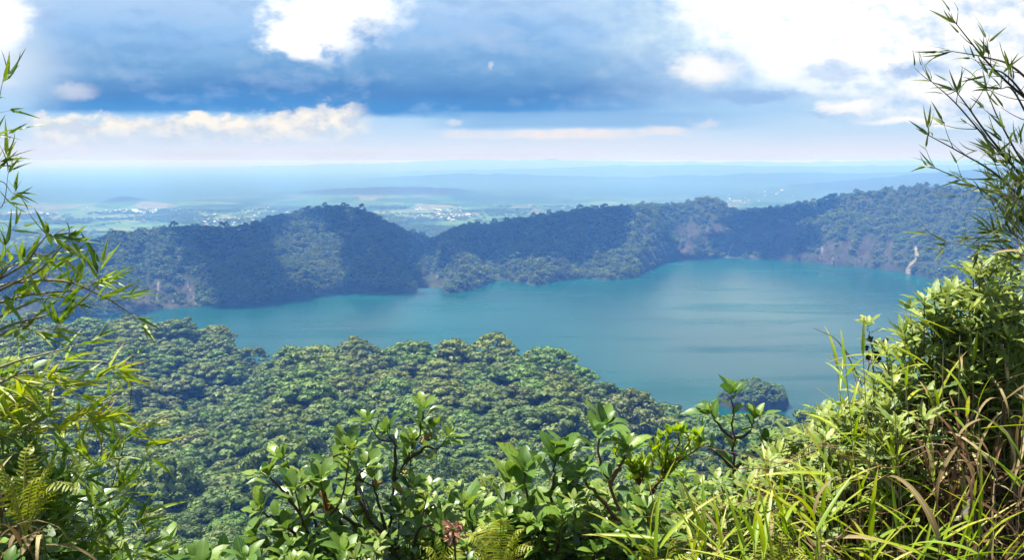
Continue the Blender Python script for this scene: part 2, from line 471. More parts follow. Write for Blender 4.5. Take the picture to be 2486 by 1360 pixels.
def build_terrain():
    az = np.concatenate([np.arange(-180, -46, 3.0), np.arange(-46, 46.01, 0.14), np.arange(48, 180, 3.0)]) * pi / 180
    rr = np.concatenate([[0.3], np.geomspace(0.6, 100, 55), np.arange(105, 760, 5.5), np.arange(765, 2100, 6.0), np.geomspace(2130, 9000, 110), np.geomspace(9300, 90000, 60)])
    A, R = np.meshgrid(az, rr)
    xx, yy = R * np.sin(A), R * np.cos(A)
    zz = height(xx, yy)
    rock, scar = rock_masks(xx, yy, zz)
    n, m = len(rr), len(az)
    V = np.stack([xx, yy, zz], -1).reshape(-1, 3)
    i, j = np.meshgrid(np.arange(n - 1), np.arange(m), indexing='ij')
    j2 = (j + 1) % m
    Q = np.stack([i * m + j, i * m + j2, (i + 1) * m + j2, (i + 1) * m + j], -1).reshape(-1, 4)[:, ::-1]
    me = fast_mesh('terrain', V, Q, dict(rock=rock.ravel(), scar=scar.ravel()))
    mat, nt, out = new_mat('terrain')
    pos = geom_pos(nt)
    sp = nt.nodes.new('ShaderNodeSeparateXYZ'); nt.links.new(pos, sp.inputs[0])
    px_, py_, pz_ = (X(nt, sp.outputs[i]) for i in range(3))
    n1 = noise(nt, pos, 0.05, 6, 0.6); n2 = noise(nt, pos, 0.4, 5, 0.6)
    soil = mix(nt, n1.step(0.4, 0.6), (0.020, 0.028, 0.010), (0.035, 0.045, 0.014))
    rockc = ramp(nt, noise(nt, vec(nt, px_ * 0.16, py_ * 0.10, pz_ * 0.03), 1.0, 8, 0.72), [(0.3, (0.018, 0.020, 0.014)), (0.52, (0.042, 0.038, 0.029)), (0.75, (0.09, 0.079, 0.062))])
    c = mix(nt, attr(nt, 'rock').step(0.25, 0.6), soil, rockc)
    c = mix(nt, attr(nt, 'scar').step(0.2, 0.7), c, mix(nt, n2.step(0.35, 0.65), (0.13, 0.112, 0.085), (0.28, 0.25, 0.20)))
    # the farmed plain: patchwork of fields, dark woods, bare plots
    r = (px_ * px_ + py_ * py_).pow(0.5)
    vo = nt.nodes.new('ShaderNodeTexVoronoi'); vo.inputs['Scale'].default_value = 1.0; vo.distance = 'CHEBYCHEV'
    nt.links.new(vec(nt, px_ * 0.0065 + noise(nt, pos, 0.003, 2) * 1.2, py_ * 0.0042, 0.0), vo.inputs['Vector'])
    sv = nt.nodes.new('ShaderNodeSeparateColor'); nt.links.new(vo.outputs['Color'], sv.inputs[0])
    fld = ramp(nt, X(nt, sv.outputs[0]), [(0.0, (0.03, 0.07, 0.015)), (0.3, (0.05, 0.115, 0.025)), (0.55, (0.075, 0.15, 0.04)), (0.75, (0.11, 0.16, 0.055)), (0.9, (0.15, 0.15, 0.08)), (1.0, (0.05, 0.10, 0.02))], 'CONSTANT')
    fld = mix(nt, noise(nt, pos, 0.02, 4, 0.6).step(0.5, 0.62) * 0.7, fld, (0.03, 0.06, 0.015))
    wood = (noise(nt, vec(nt, px_ * 0.0011, py_ * 0.0011, 0.0), 1.0, 5, 0.6) + (r - 3300.0).clamp() * 0.06 - 0.03).step(0.50, 0.44)
    nearwood = r.step(3000, 2450)
    fld = mix(nt, wood, fld, (0.018, 0.045, 0.012))
    fld = mix(nt, nearwood, fld, (0.018, 0.042, 0.012))
    fld = mix(nt, r.step(4300, 6000), fld, (0.035, 0.07, 0.03))
    c = mix(nt, r.step(1950, 2200) * pz_.step(0.0, -15.0), c, fld)
    b = principled(nt, c, 0.9, 0.2)
    bp = nt.nodes.new('ShaderNodeBump'); bp.inputs['Strength'].default_value = 0.8; bp.inputs['Distance'].default_value = 3.0
    nt.links.new(noise(nt, pos, 0.12, 6, 0.65).s, bp.inputs['Height']); nt.links.new(bp.outputs[0], b.inputs['Normal'])
    nt.links.new(b.outputs[0], out.inputs[0])
    tag(put('terrain', me, mat), kind='structure')


def build_lake():
    # water polygon sheet
    n = 160
    az = np.linspace(-1.2, 1.2, n)
    A, S_ = np.meshgrid(az, np.linspace(0, 1, 90))
    rr = S_[:, 0]; R = 250.0 * ((np.interp(A, A_s, R_s) + 45.0) / 250.0) ** S_
    V = np.stack([R * np.sin(A), R * np.cos(A), 0 * R], -1).reshape(-1, 3)
    i, j = np.meshgrid(np.arange(len(rr) - 1), np.arange(n - 1), indexing='ij')
    Q = np.stack([i * n + j, i * n + j + 1, (i + 1) * n + j + 1, (i + 1) * n + j], -1).reshape(-1, 4)[:, ::-1]
    mat, nt, out = new_mat('lake_water')
    pos = geom_pos(nt)
    sp = nt.nodes.new('ShaderNodeSeparateXYZ'); nt.links.new(pos, sp.inputs[0])
    px_, py_ = X(nt, sp.outputs[0]), X(nt, sp.outputs[1])
    n1 = noise(nt, vec(nt, px_ * 0.004, py_ * 0.002, 0.0), 1.0, 4, 0.55, 0.6)
    c = mix(nt, n1.step(0.35, 0.7), (0.001, 0.044, 0.036), (0.002, 0.066, 0.052))
    # wind lanes: bands of rougher water
    lane = noise(nt, vec(nt, px_ * 0.0035, py_ * 0.016, 4.0), 1.0, 4, 0.55, 0.4)
    rough = lane.step(0.45, 0.7) * 0.14 + 0.20
    b = principled(nt, c, rough, 0.32)
    b.inputs['IOR'].default_value = 1.33
    bp = nt.nodes.new('ShaderNodeBump'); bp.inputs['Strength'].default_value = 0.12; bp.inputs['Distance'].default_value = 0.5
    rip = noise(nt, vec(nt, px_ * 0.35, py_ * 0.55, 0.0), 1.0, 5, 0.6)
    nt.links.new(rip.s, bp.inputs['Height']); nt.links.new(bp.outputs[0], b.inputs['Normal'])
    nt.links.new(b.outputs[0], out.inputs[0])
    tag(put('lake', fast_mesh('lake', V, Q), mat), kind='structure')


build_terrain()
build_lake()


def build_haze():
    bpyme = bpy.data.meshes.new('haze')
    R_, zb, zt = 95000.0, -60.0, 216.0
    v = [(x, y, z) for z in (zb, zt) for x, y in ((-R_, -R_), (R_, -R_), (R_, R_), (-R_, R_))]
    f = [(3, 2, 1, 0), (4, 5, 6, 7), (0, 1, 5, 4), (1, 2, 6, 5), (2, 3, 7, 6), (3, 0, 4, 7)]
    bpyme.from_pydata(v, [], f); bpyme.update()
    mat, nt, out = new_mat('haze')
    pv = nt.nodes.new('ShaderNodeVolumePrincipled')
    pv.inputs['Color'].default_value = (0.105, 0.305, 0.84, 1)
    pv.inputs['Absorption Color'].default_value = (0.92, 0.83, 0.58, 1)
    pv.inputs['Density'].default_value = 3.3e-4
    pv.inputs['Anisotropy'].default_value = 0.0
    nt.links.new(pv.outputs[0], out.inputs['Volume'])
    mat.cycles.homogeneous_volume = True
    tag(put('haze', bpyme, mat), 'pale blue air between the lookout and the far plain', 'haze', kind='stuff')


# ------------------------------------------------------------------ forest
def foliage_mat(name, a, b, trans=0.22, gloss=0.35, bark=False):
    m, nt, out = new_mat(name)
    oi = nt.nodes.new('ShaderNodeObjectInfo'); rnd = X(nt, oi.outputs['Random'])
    t = attr(nt, 'tint')
    c = mix(nt, (t * 0.55 + rnd * 0.45).step(0.05, 0.95), a, b)
    hs = nt.nodes.new('ShaderNodeHueSaturation'); nt.links.new(c, hs.inputs['Color'])
    nt.links.new((rnd * 7.31 % 1 if False else (rnd * 0.026 + 0.487)).s, hs.inputs['Hue'])
    nt.links.new((t * 0.5 + 0.75).s, hs.inputs['Value'])
    b_ = principled(nt, hs.outputs[0], 0.55, gloss)
    tr = nt.nodes.new('ShaderNodeBsdfTranslucent'); nt.links.new(hs.outputs[0], tr.inputs[0])
    mx = nt.nodes.new('ShaderNodeMixShader'); mx.inputs[0].default_value = trans
    nt.links.new(b_.outputs[0], mx.inputs[1]); nt.links.new(tr.outputs[0], mx.inputs[2])
    nt.links.new(mx.outputs[0], out.inputs[0]); return m


def bark_mat():
    m, nt, out = new_mat('bark')
    n = noise(nt, geom_pos(nt), 3.0, 5, 0.6)
    b = principled(nt, mix(nt, n, (0.05, 0.038, 0.028), (0.16, 0.13, 0.10)), 0.9, 0.2)
    nt.links.new(b.outputs[0], out.inputs[0]); return m


BARK = bark_mat()
KINDS_ = [  # name of the look, colours
    ('olive green', (0.085, 0.140, 0.020), (0.185, 0.240, 0.038)),
    ('deep green', (0.060, 0.118, 0.018), (0.135, 0.200, 0.032)),
    ('fresh green', (0.078, 0.155, 0.016), (0.160, 0.250, 0.034)),
    ('yellowish green', (0.112, 0.165, 0.018), (0.225, 0.270, 0.040)),
    ('brownish green', (0.088, 0.128, 0.022), (0.175, 0.208, 0.040)),
]
KMAT = [foliage_mat('foliage_' + k[0].replace(' ', '_'), k[1], k[2]) for k in KINDS_]


def crown_mesh(seed, clumps, per, size, R=7.2, z0=4.6, z1=13.8, flat=0.55, wide=1.0):
    g = np.random.default_rng(seed)
    cs, rs = [], []
    # boughs spread over an uneven umbrella dome, the outer ones lower; a few inside
    for i in range(clumps):
        f = (i + 0.5) / clumps
        rad = R * 0.86 * math.sqrt(f) * g.uniform(0.8, 1.08); a = i * 2.39996 + g.uniform(-0.4, 0.4)
        zt = z1 - 1.3 - (z1 - z0 - 2.0) * (rad / R) ** 2.2 + g.normal(0, 0.55)
        cs.append((rad * cos(a) * wide, rad * sin(a), zt)); rs.append(g.uniform(0.19, 0.30) * R)
    for i in range(max(3, clumps // 4)):
        a = g.uniform(0, 2 * pi); rad = R * g.uniform(0.35, 0.8)
        cs.append((rad * cos(a), rad * sin(a), z0 + g.uniform(-1.0, 1.2))); rs.append(g.uniform(0.16, 0.24) * R)
    cs = np.array(cs); rs = np.array(rs); k = len(cs)
    d = g.normal(size=(k, per, 3)); d[..., 2] = np.abs(d[..., 2]) * 1.1 - 0.28
    d /= np.linalg.norm(d, axis=-1, keepdims=True)
    lump = 1 + 0.16 * np.sin(d[..., 0:1] * 5 + g.uniform(0, 6, (k, 1, 1))) * np.sin(d[..., 1:2] * 5 + g.uniform(0, 6, (k, 1, 1)))
    rad = rs[:, None, None] * lump * g.uniform(0.72, 1.06, (k, per, 1))
    p = cs[:, None, :] + d * rad * np.array([1, 1, flat])
    nrm = d * np.array([1, 1, 1.3]) + g.normal(0, 0.24, d.shape)
    nrm /= np.linalg.norm(nrm, axis=-1, keepdims=True)
    p = p.reshape(-1, 3); nrm = nrm.reshape(-1, 3)
    u = np.cross(nrm, g.normal(size=nrm.shape)); u /= np.linalg.norm(u, axis=-1, keepdims=True)
    w = np.cross(nrm, u)
    s = size * g.uniform(0.6, 1.35, (len(p), 1))
    bend = nrm * s * 0.22
    V = np.stack([p - u * s - bend, p - w * s * 0.62, p + u * s - bend, p + w * s * 0.62], 1).reshape(-1, 3)
    Q = np.arange(len(V)).reshape(-1, 4)
    tint = np.repeat(np.clip(np.repeat(g.uniform(0.25, 0.75, k), per) + g.normal(0, 0.18, k * per), 0, 1), 4)
    return fast_mesh('crown', V, Q, dict(tint=tint), smooth=False)


def tube(path, radii, sides=6):
    p = np.array(path, float); n = len(p)
    r = np.broadcast_to(np.asarray(radii, float), (n,))
    t = np.gradient(p, axis=0); t /= np.linalg.norm(t, axis=1, keepdims=True) + 1e-9
    ref = np.array([0.31, 0.17, 0.93]) if abs(t[0] @ np.array([0.31, 0.17, 0.93])) < 0.95 else np.array([1.0, 0, 0])
    a = np.cross(t, ref); a /= np.linalg.norm(a, axis=1, keepdims=True) + 1e-9
    b = np.cross(t, a)
    th = np.arange(sides) * 2 * pi / sides
    V = (p[:, None] + r[:, None, None] * (np.cos(th)[None, :, None] * a[:, None] + np.sin(th)[None, :, None] * b[:, None])).reshape(-1, 3)
    i, j = np.meshgrid(np.arange(n - 1), np.arange(sides), indexing='ij'); j2 = (j + 1) % sides
    Q = np.stack([i * sides + j, i * sides + j2, (i + 1) * sides + j2, (i + 1) * sides + j], -1).reshape(-1, 4)
    return V, Q


def trunk_mesh(seed):
    g = np.random.default_rng(seed); mb = MB()
    lean = g.normal(0, 0.5, 2)
    tp = np.array([[0, 0, -2.0], [0.05, 0.02, 2.0], [lean[0] * .4, lean[1] * .4, 5.0], [lean[0], lean[1], 7.6]])
    mb.add(*tube(tp, [0.45, 0.34, 0.27, 0.2], 8))
    for i in range(7):
        a = i * 0.9 + g.uniform(0, .5); q = g.uniform(0.5, 0.95); b0 = tp[2] * (1 - q) + tp[3] * q; L = g.uniform(3.2, 5.6)
        e = b0 + np.array([cos(a) * L, sin(a) * L, g.uniform(2.0, 4.2)])
        m_ = (b0 + e) / 2 + np.array([0, 0, -0.5])
        mb.add(*tube([b0, m_, e], [0.16, 0.11, 0.05], 6))
    return mb.mesh('trunk')


NV = 5
CROWN_NEAR = [crown_mesh(100 + i, 34, 210, 0.30, wide=1 + 0.06 * i) for i in range(NV)]
CROWN_MID = [crown_mesh(200 + i, 28, 84, 0.52, wide=1 + 0.06 * i) for i in range(NV)]
CROWN_FAR = [crown_mesh(300 + i, 13, 24, 1.05, wide=1 + 0.06 * i) for i in range(NV)]
TRUNKS = [trunk_mesh(400 + i) for i in range(NV)]
for i in range(NV):
    CROWN_NEAR[i].materials.append(KMAT[i]); CROWN_MID[i].materials.append(KMAT[i]); CROWN_FAR[i].materials.append(KMAT[i]); TRUNKS[i].materials.append(BARK)


def scatter_nodes(o, pts, rotz, scl, idx, meshes):
    """one stuff object: copies of a few crown meshes on its own points"""
    me = o.data
    me.vertices.add(len(pts)); me.vertices.foreach_set('co', np.ascontiguousarray(pts, np.float32).ravel())
    at = me.attributes.new('rot', 'FLOAT_VECTOR', 'POINT')
    at.data.foreach_set('vector', np.stack([rotz * 0, rotz * 0, rotz], -1).astype(np.float32).ravel())
    at = me.attributes.new('scl', 'FLOAT_VECTOR', 'POINT'); at.data.foreach_set('vector', np.ascontiguousarray(scl, np.float32).ravel())
    at = me.attributes.new('idx', 'INT', 'POINT'); at.data.foreach_set('value', np.ascontiguousarray(idx, np.int32))
    ng = bpy.data.node_groups.new('scatter', 'GeometryNodeTree')
    ng.interface.new_socket('Geometry', in_out='INPUT', socket_type='NodeSocketGeometry')
    ng.interface.new_socket('Geometry', in_out='OUTPUT', socket_type='NodeSocketGeometry')
    gi = ng.nodes.new('NodeGroupInput'); go = ng.nodes.new('NodeGroupOutput')
    iop = ng.nodes.new('GeometryNodeInstanceOnPoints'); gti = ng.nodes.new('GeometryNodeGeometryToInstance')
    for me_ in reversed(meshes):
        src = bpy.data.objects.new(o.name + '_source', me_)
        oi = ng.nodes.new('GeometryNodeObjectInfo'); oi.inputs['Object'].default_value = src
        ng.links.new(oi.outputs['Geometry'], gti.inputs[0])
    def named(nm, typ):
        n = ng.nodes.new('GeometryNodeInputNamedAttribute'); n.data_type = typ; n.inputs['Name'].default_value = nm; return n.outputs[0]
    ng.links.new(gi.outputs[0], iop.inputs['Points']); ng.links.new(gti.outputs[0], iop.inputs['Instance'])
    iop.inputs['Pick Instance'].default_value = True
    ng.links.new(named('idx', 'INT'), iop.inputs['Instance Index'])
    ng.links.new(named('rot', 'FLOAT_VECTOR'), iop.inputs['Rotation'])
    ng.links.new(named('scl', 'FLOAT_VECTOR'), iop.inputs['Scale'])
    ng.links.new(iop.outputs[0], go.inputs[0])
    md = o.modifiers.new('scatter', 'NODES'); md.node_group = ng


def stuff(name, label, pts, rotz, scl, idx, meshes):
    me = bpy.data.meshes.new(name); o = put(name, me)
    for m_ in KMAT: me.materials.append(m_)
    scatter_nodes(o, pts, rotz, scl, idx, meshes)
    return tag(o, label, 'forest', kind='stuff')


def project(p):
    d = p - np.array([0, 0, H]); w = d[..., 1] * cos(PITCH) - d[..., 2] * sin(PITCH)
    w = np.maximum(w, 0.1)
    return 1243 + F * d[..., 0] / w, 680 - F * (d[..., 1] * sin(PITCH) + d[..., 2] * cos(PITCH)) / w, w


def kind_index(x, y, g):
    """which sort of tree grows where: patches"""
    n = fbm(x / 70.0, y / 70.0, 3, 77) + g.normal(0, 0.28, len(x))
    idx = np.digitize(n, [-0.32, -0.02, 0.26, 0.46])
    order = np.array([1, 0, 2, 3, 4])
    return order[idx]


def zone(px, r, py):
    if px < 620: a = 'behind the left bamboo' if px < 380 else 'between bamboo and glossy shrub'
    elif px < 1100: a = 'beyond the glossy shrub'
    elif px < 1500: a = 'beyond the ribbed shrub'
    elif px < 1850: a = 'beyond the lone sapling'
    else: a = 'behind the grassy right bank'
    b = 'low on the slope' if r < 190 else ('halfway down the forest' if r < 330 else 'near the lake shore')
    return a, b


def build_forest():
    g = np.random.default_rng(21)
    # ---------- near shelf
    sp = 10.6
    gx, gy = np.meshgrid(np.arange(-560, 560, sp), np.arange(20, 760, sp))
    x = (gx + g.uniform(-.45, .45, gx.shape) * sp).ravel(); y = (gy + g.uniform(-.45, .45, gy.shape) * sp).ravel()
    r = np.hypot(x, y); az = np.arctan2(x, y)
    rs = np.interp(az, A_s, R_s); rn = np.interp(az, A_r, R_r)
    z = height(x, y)
    ok = (r > 38) & (np.abs(az) < 0.70) & (z > 1.0) & (r < rn + 130)
    x, y, z, r, az = x[ok], y[ok], z[ok], r[ok], az[ok]
    scl = g.choice([0.62, 0.8, 1.0, 1.25, 1.55], len(x), p=[.18, .25, .27, .2, .1]) * g.uniform(0.9, 1.12, len(x)) * 1.12 * np.clip(0.62 + r / 700.0, 0.62, 1.12)
    big = g.random(len(x)) < 0.06
    sz = (0.35 + 0.62 * scl) * g.uniform(0.78, 1.12, len(x)) * np.where(r < 120, 0.85, 1.0) * np.where(big, 1.25, 1.0)
    px, py, w = project(np.stack([x, y, z + 11 * sz], -1))
    rnx = np.interp(az, A_r, R_r)
    vis = (px > -150) & (px < 2640) & (py < 1500) & ((r > 120) | (py > 1275))
    x, y, z, r, az, scl, sz, px, py = (a[vis] for a in (x, y, z, r, az, scl, sz, px, py))
    kid = kind_index(x, y, g); rot = g.uniform(0, 2 * pi, len(x))
    inframe = (px > 10) & (px < 2300) & (py < 1365) & (r > 38)
    score = np.where(inframe, scl / r, -1)
    NIND = 262
    top = np.argsort(-score)[:NIND]
    rest = np.ones(len(x), bool); rest[top] = False
    protos = {}
    for i in top:
        v = int(kid[i]); lod = 'n' if r[i] < 235 else 'm'
        e = bpy.data.objects.new('rainforest_tree', None); COL.objects.link(e)
        e.empty_display_size = 2
        e.location = (x[i], y[i], z[i] - 0.3); e.rotation_euler = (0, 0, rot[i]); e.scale = (scl[i], scl[i], sz[i])
        if (v, lod) not in protos:
            c = put('crown', (CROWN_NEAR if lod == 'n' else CROWN_MID)[v], None, e); t = put('trunk', TRUNKS[v], None, e)
            protos[(v, lod)] = (c, t)
        else:
            for src in protos[(v, lod)]:
                k_ = src.copy(); COL.objects.link(k_); k_.parent = e
        a, b = zone(px[i], r[i], py[i])
        tag(e, f'{KINDS_[v][0]} rainforest tree {b}, {a}', 'tree', 'rainforest trees of the near slope')
    rr = rest & (r > 38)
    for lo, hi, meshes, nm in ((0, 235, CROWN_NEAR, 'near'), (235, 2000, CROWN_MID, 'far')):
        q = rr & (r >= lo) & (r < hi)
        stuff('forest', 'closed rainforest canopy covering the shelf above the lake' if nm == 'far' else 'dense treetops on the steep slope right under the lookout',
              np.stack([x, y, z - 0.3], -1)[q], rot[q], np.stack([scl, scl, sz], -1)[q], kid[q], meshes)
    # ---------- caldera wall across the lake
    sp = 8.2
    aa = np.arange(-0.72, 0.72, sp / 1350.0)
    ss = np.arange(0, 620, sp)
    A, S = np.meshgrid(aa, ss)
    A = (A + g.uniform(-.5, .5, A.shape) * sp / 1350).ravel(); S = (S + g.uniform(-.5, .5, S.shape) * sp).ravel()
    rs = np.interp(A, A_s, R_s); rc = far_rc(A)
    R = rs + S
    ok = (S > 2) & (R < rc + 60)
    A, R = A[ok], R[ok]
    x, y = R * np.sin(A), R * np.cos(A); z = height(x, y)
    rock, scar = rock_masks(x, y, z)
    keep = (z > 0.8) & (g.random(len(x)) > np.maximum(np.clip(rock * 1.15 - 0.1, 0, 0.93), scar * 1.6))
    x, y, z, A, R, rock = (a[keep] for a in (x, y, z, A, R, rock))
    scl = g.choice([0.5, 0.68, 0.9, 1.15], len(x), p=[.25, .35, .28, .12]) * g.uniform(.9, 1.1, len(x)) * np.where(rock > 0.3, 0.55, 1.0); sz = scl * g.uniform(0.75, 1.15, len(x))
    e = g.random(len(x)) < 0.10; sz = np.where(e, sz * 1.45, sz)
    kid = kind_index(x * 0.7, y * 0.7, g)
    stuff('forest', 'forest clothing the steep caldera wall across the lake', np.stack([x, y, z - 3.2 * sz], -1), g.uniform(0, 2 * pi, len(x)), np.stack([scl, scl, sz], -1), kid, CROWN_FAR)
    # ---------- hedges and woods on the plain
    n = 26000
    A = g.uniform(-0.66, 0.62, n); R = np.sqrt(g.uniform(2050 ** 2, 4300 ** 2, n))
    x, y = R * np.sin(A), R * np.cos(A)
    f = fbm(x / 300.0, y / 220.0, 4, 91); lines = np.abs(fbm(x / 420.0, y / 300.0, 2, 95))
    keep = ((f > 0.16) | (lines < 0.02)) | ((R < 2900) & (g.random(n) < 0.8))
    x, y, R = x[keep], y[keep], R[keep]; z = height(x, y)
    s = g.uniform(0.5, 0.9, len(x))
    keep = z < -15
    x, y, z, s = x[keep], y[keep], z[keep], s[keep]
    stuff('woodland', 'dark woods and hedgerows scattered over the distant plain', np.stack([x, y, z - 3 * s], -1), g.uniform(0, 6.28, len(x)), np.stack([s * 1.6, s * 1.6, s * 0.9], -1), g.integers(0, 3, len(x)), CROWN_FAR)


def build_island():
    g = np.random.default_rng(5)
    c = P(1828, 985, 600.0); cx, cy = c[0], 622.0
    az, dep = azdep(1828.0, 1003.0)
    R0 = H / dep + 22; cx, cy = R0 * sin(az), R0 * cos(az)
    n, m = 15, 56
    th = np.arange(m) * 2 * pi / m
    outline = 1 + 0.10 * np.sin(2 * th + 1) + 0.07 * np.sin(3 * th + .4) + 0.04 * np.sin(7 * th)
    V = []
    for i in range(n):
        f = 1 - i / (n - 1)
        rad = f * outline
        zz = np.where(f > 0.97, -3.0, 12.0 * (1 - f ** 8) + 0.9 * np.sin(5 * th + 3 * f))
        V.append(np.stack([cx + 27 * rad * np.cos(th), cy + 20 * rad * np.sin(th), np.broadcast_to(zz, (m,))], -1))
    V = np.concatenate(V)
    i, j = np.meshgrid(np.arange(n - 1), np.arange(m), indexing='ij'); j2 = (j + 1) % m
    Q = np.stack([i * m + j, i * m + j2, (i + 1) * m + j2, (i + 1) * m + j], -1).reshape(-1, 4)
    mat, nt, out = new_mat('islet_ground')
    b = principled(nt, mix(nt, noise(nt, geom_pos(nt), 0.5, 5), (0.02, 0.026, 0.012), (0.07, 0.06, 0.045)), 0.9, 0.2); nt.links.new(b.outputs[0], out.inputs[0])
    tag(put('island', fast_mesh('island', V, Q), mat), kind='structure')
    pts = []
    for k in range(400):
        a = g.uniform(0, 2 * pi); f = math.sqrt(g.uniform(0.0, 1.0)) * 0.97
        p = (cx + 27 * f * cos(a), cy + 20 * f * sin(a))
        if all((p[0] - q[0]) ** 2 + (p[1] - q[1]) ** 2 > 4.6 ** 2 for q in pts): pts.append(p + (f,))
        if len(pts) >= 44: break
    first = {}
    for (x, y, f) in pts:
        v = int(g.choice([1, 0, 0, 2])); s = g.uniform(0.62, 0.86) * (1 if f < .8 else 0.8); sz = s * g.uniform(1.0, 1.35)
        e = bpy.data.objects.new('islet_tree', None); COL.objects.link(e)
        e.location = (x, y, 12.0 * (1 - f ** 8) - (6.0 if f > .75 else 5.2) * sz + (0.8 if f > .8 else 0)); e.rotation_euler = (0, 0, g.uniform(0, 6.28)); e.scale = (s, s, sz)
        if v not in first:
            first[v] = (put('crown', CROWN_MID[v], None, e), put('trunk', TRUNKS[v], None, e))
        else:
            for src in first[v]:
                k_ = src.copy(); COL.objects.link(k_); k_.parent = e
        where = 'at the rim of the round wooded islet' if f > 0.72 else 'in the middle of the round wooded islet'
        side = 'viewer side' if y < cy - 5 else ('far side' if y > cy + 5 else 'middle row')
        tag(e, f'small {KINDS_[v][0]} tree {where}, {side}', 'tree', 'trees covering the islet')


def build_towns():
    g = np.random.default_rng(9)
    mats = []
    for nm, wc, rc in (('white', (0.62, 0.62, 0.60), (0.50, 0.50, 0.50)), ('cream', (0.55, 0.50, 0.40), (0.30, 0.13, 0.08)), ('tin', (0.5, 0.5, 0.5), (0.55, 0.57, 0.6))):
        m, nt, out = new_mat('house_' + nm)
        gm = nt.nodes.new('ShaderNodeNewGeometry'); sp = nt.nodes.new('ShaderNodeSeparateXYZ'); nt.links.new(gm.outputs['Normal'], sp.inputs[0])
        b = principled(nt, mix(nt, X(nt, sp.outputs[2]).step(0.2, 0.5), wc, rc), 0.5, 0.4); nt.links.new(b.outputs[0], out.inputs[0]); mats.append(m)
    def house(L, W, h, rf, m):
        v = [(-L, -W, -1), (L, -W, -1), (L, W, -1), (-L, W, -1), (-L, -W, h), (L, -W, h), (L, W, h), (-L, W, h), (-L, 0, h + rf), (L, 0, h + rf),
             (-L - .4, -W - .5, h - .1), (L + .4, -W - .5, h - .1), (L + .4, 0, h + rf + .15), (-L - .4, 0, h + rf + .15), (L + .4, W + .5, h - .1), (-L - .4, W + .5, h - .1)]
        f = [(0, 1, 5, 4), (1, 2, 6, 5), (2, 3, 7, 6), (3, 0, 4, 7), (4, 7, 8), (5, 9, 6), (10, 11, 12, 13), (13, 12, 14, 15)]
        me = bpy.data.meshes.new('house'); me.from_pydata(v, [], f); me.update(); me.materials.append(m); return me
    hs = [house(6, 4, 5, 2.2, mats[0]), house(9, 5, 4.5, 2.4, mats[2]), house(5, 4, 6.5, 1.6, mats[1]), house(14, 7, 6, 2.5, mats[2])]
    groups = [  # centre px, py, spread px, py, count, label
        (350, 513, 85, 5, 78, 'white house of the town below the cone shaped hill'),
        (560, 540, 55, 10, 36, 'pale house of the village just above the dark left ridge'),
        (90, 520, 55, 3, 14, 'pale house strung along the road far behind the bamboo'),
        (1080, 520, 70, 14, 64, 'pale house of the town seen through the saddle of the rim'),
        (1020, 512, 20, 3, 8, 'white house at the back edge of the saddle town'),
        (1790, 488, 40, 8, 22, 'tiny white house beyond the notch right of the peak'),
        (1850, 470, 60, 6, 10, 'far white house on the foot of the blue slope'),
        (640, 518, 90, 8, 16, 'lone farmhouse among the fields left of the domed hill'),
    ]
    made = {}
    for cx, cy, sx, sy, n, lab in groups:
        for k in range(n):
            px = cx + g.normal(0, sx * 0.62); py = cy + g.normal(0, sy * 0.6)
            a, d = azdep(px, py); z0 = -40.0
            rr = (H - z0) / d
            if rr < 2100 or rr > 9000: continue
            x, y = rr * sin(a), rr * cos(a); z = float(height(x, y))
            for _ in range(3):
                rr = (H - z) / d; x, y = rr * sin(a), rr * cos(a); z = float(height(x, y))
            if z > 0: continue
            v = int(g.choice([0, 0, 1, 2, 3], p=[.3, .2, .25, .15, .10]))
            if v not in made:
                o = put('house', hs[v]); made[v] = o
            else:
                o = made[v].copy(); COL.objects.link(o)
            s = g.choice([0.5, 0.7, 0.95, 1.25], p=[.35, .35, .2, .1]); o.location = (x, y, z); o.rotation_euler = (0, 0, g.uniform(0, pi)); o.scale = (s, s, s)
            tag(o, lab, 'house', 'houses of the towns on the plain')


def shaded(x, y):
    """ground positions (wall and lake) that lie under cloud: field > 0"""
    px, py, w = project(np.stack([x, y, np.where(np.hypot(x, y) > 950, 40.0, 0.0) + 0 * x], -1))
    return px, py


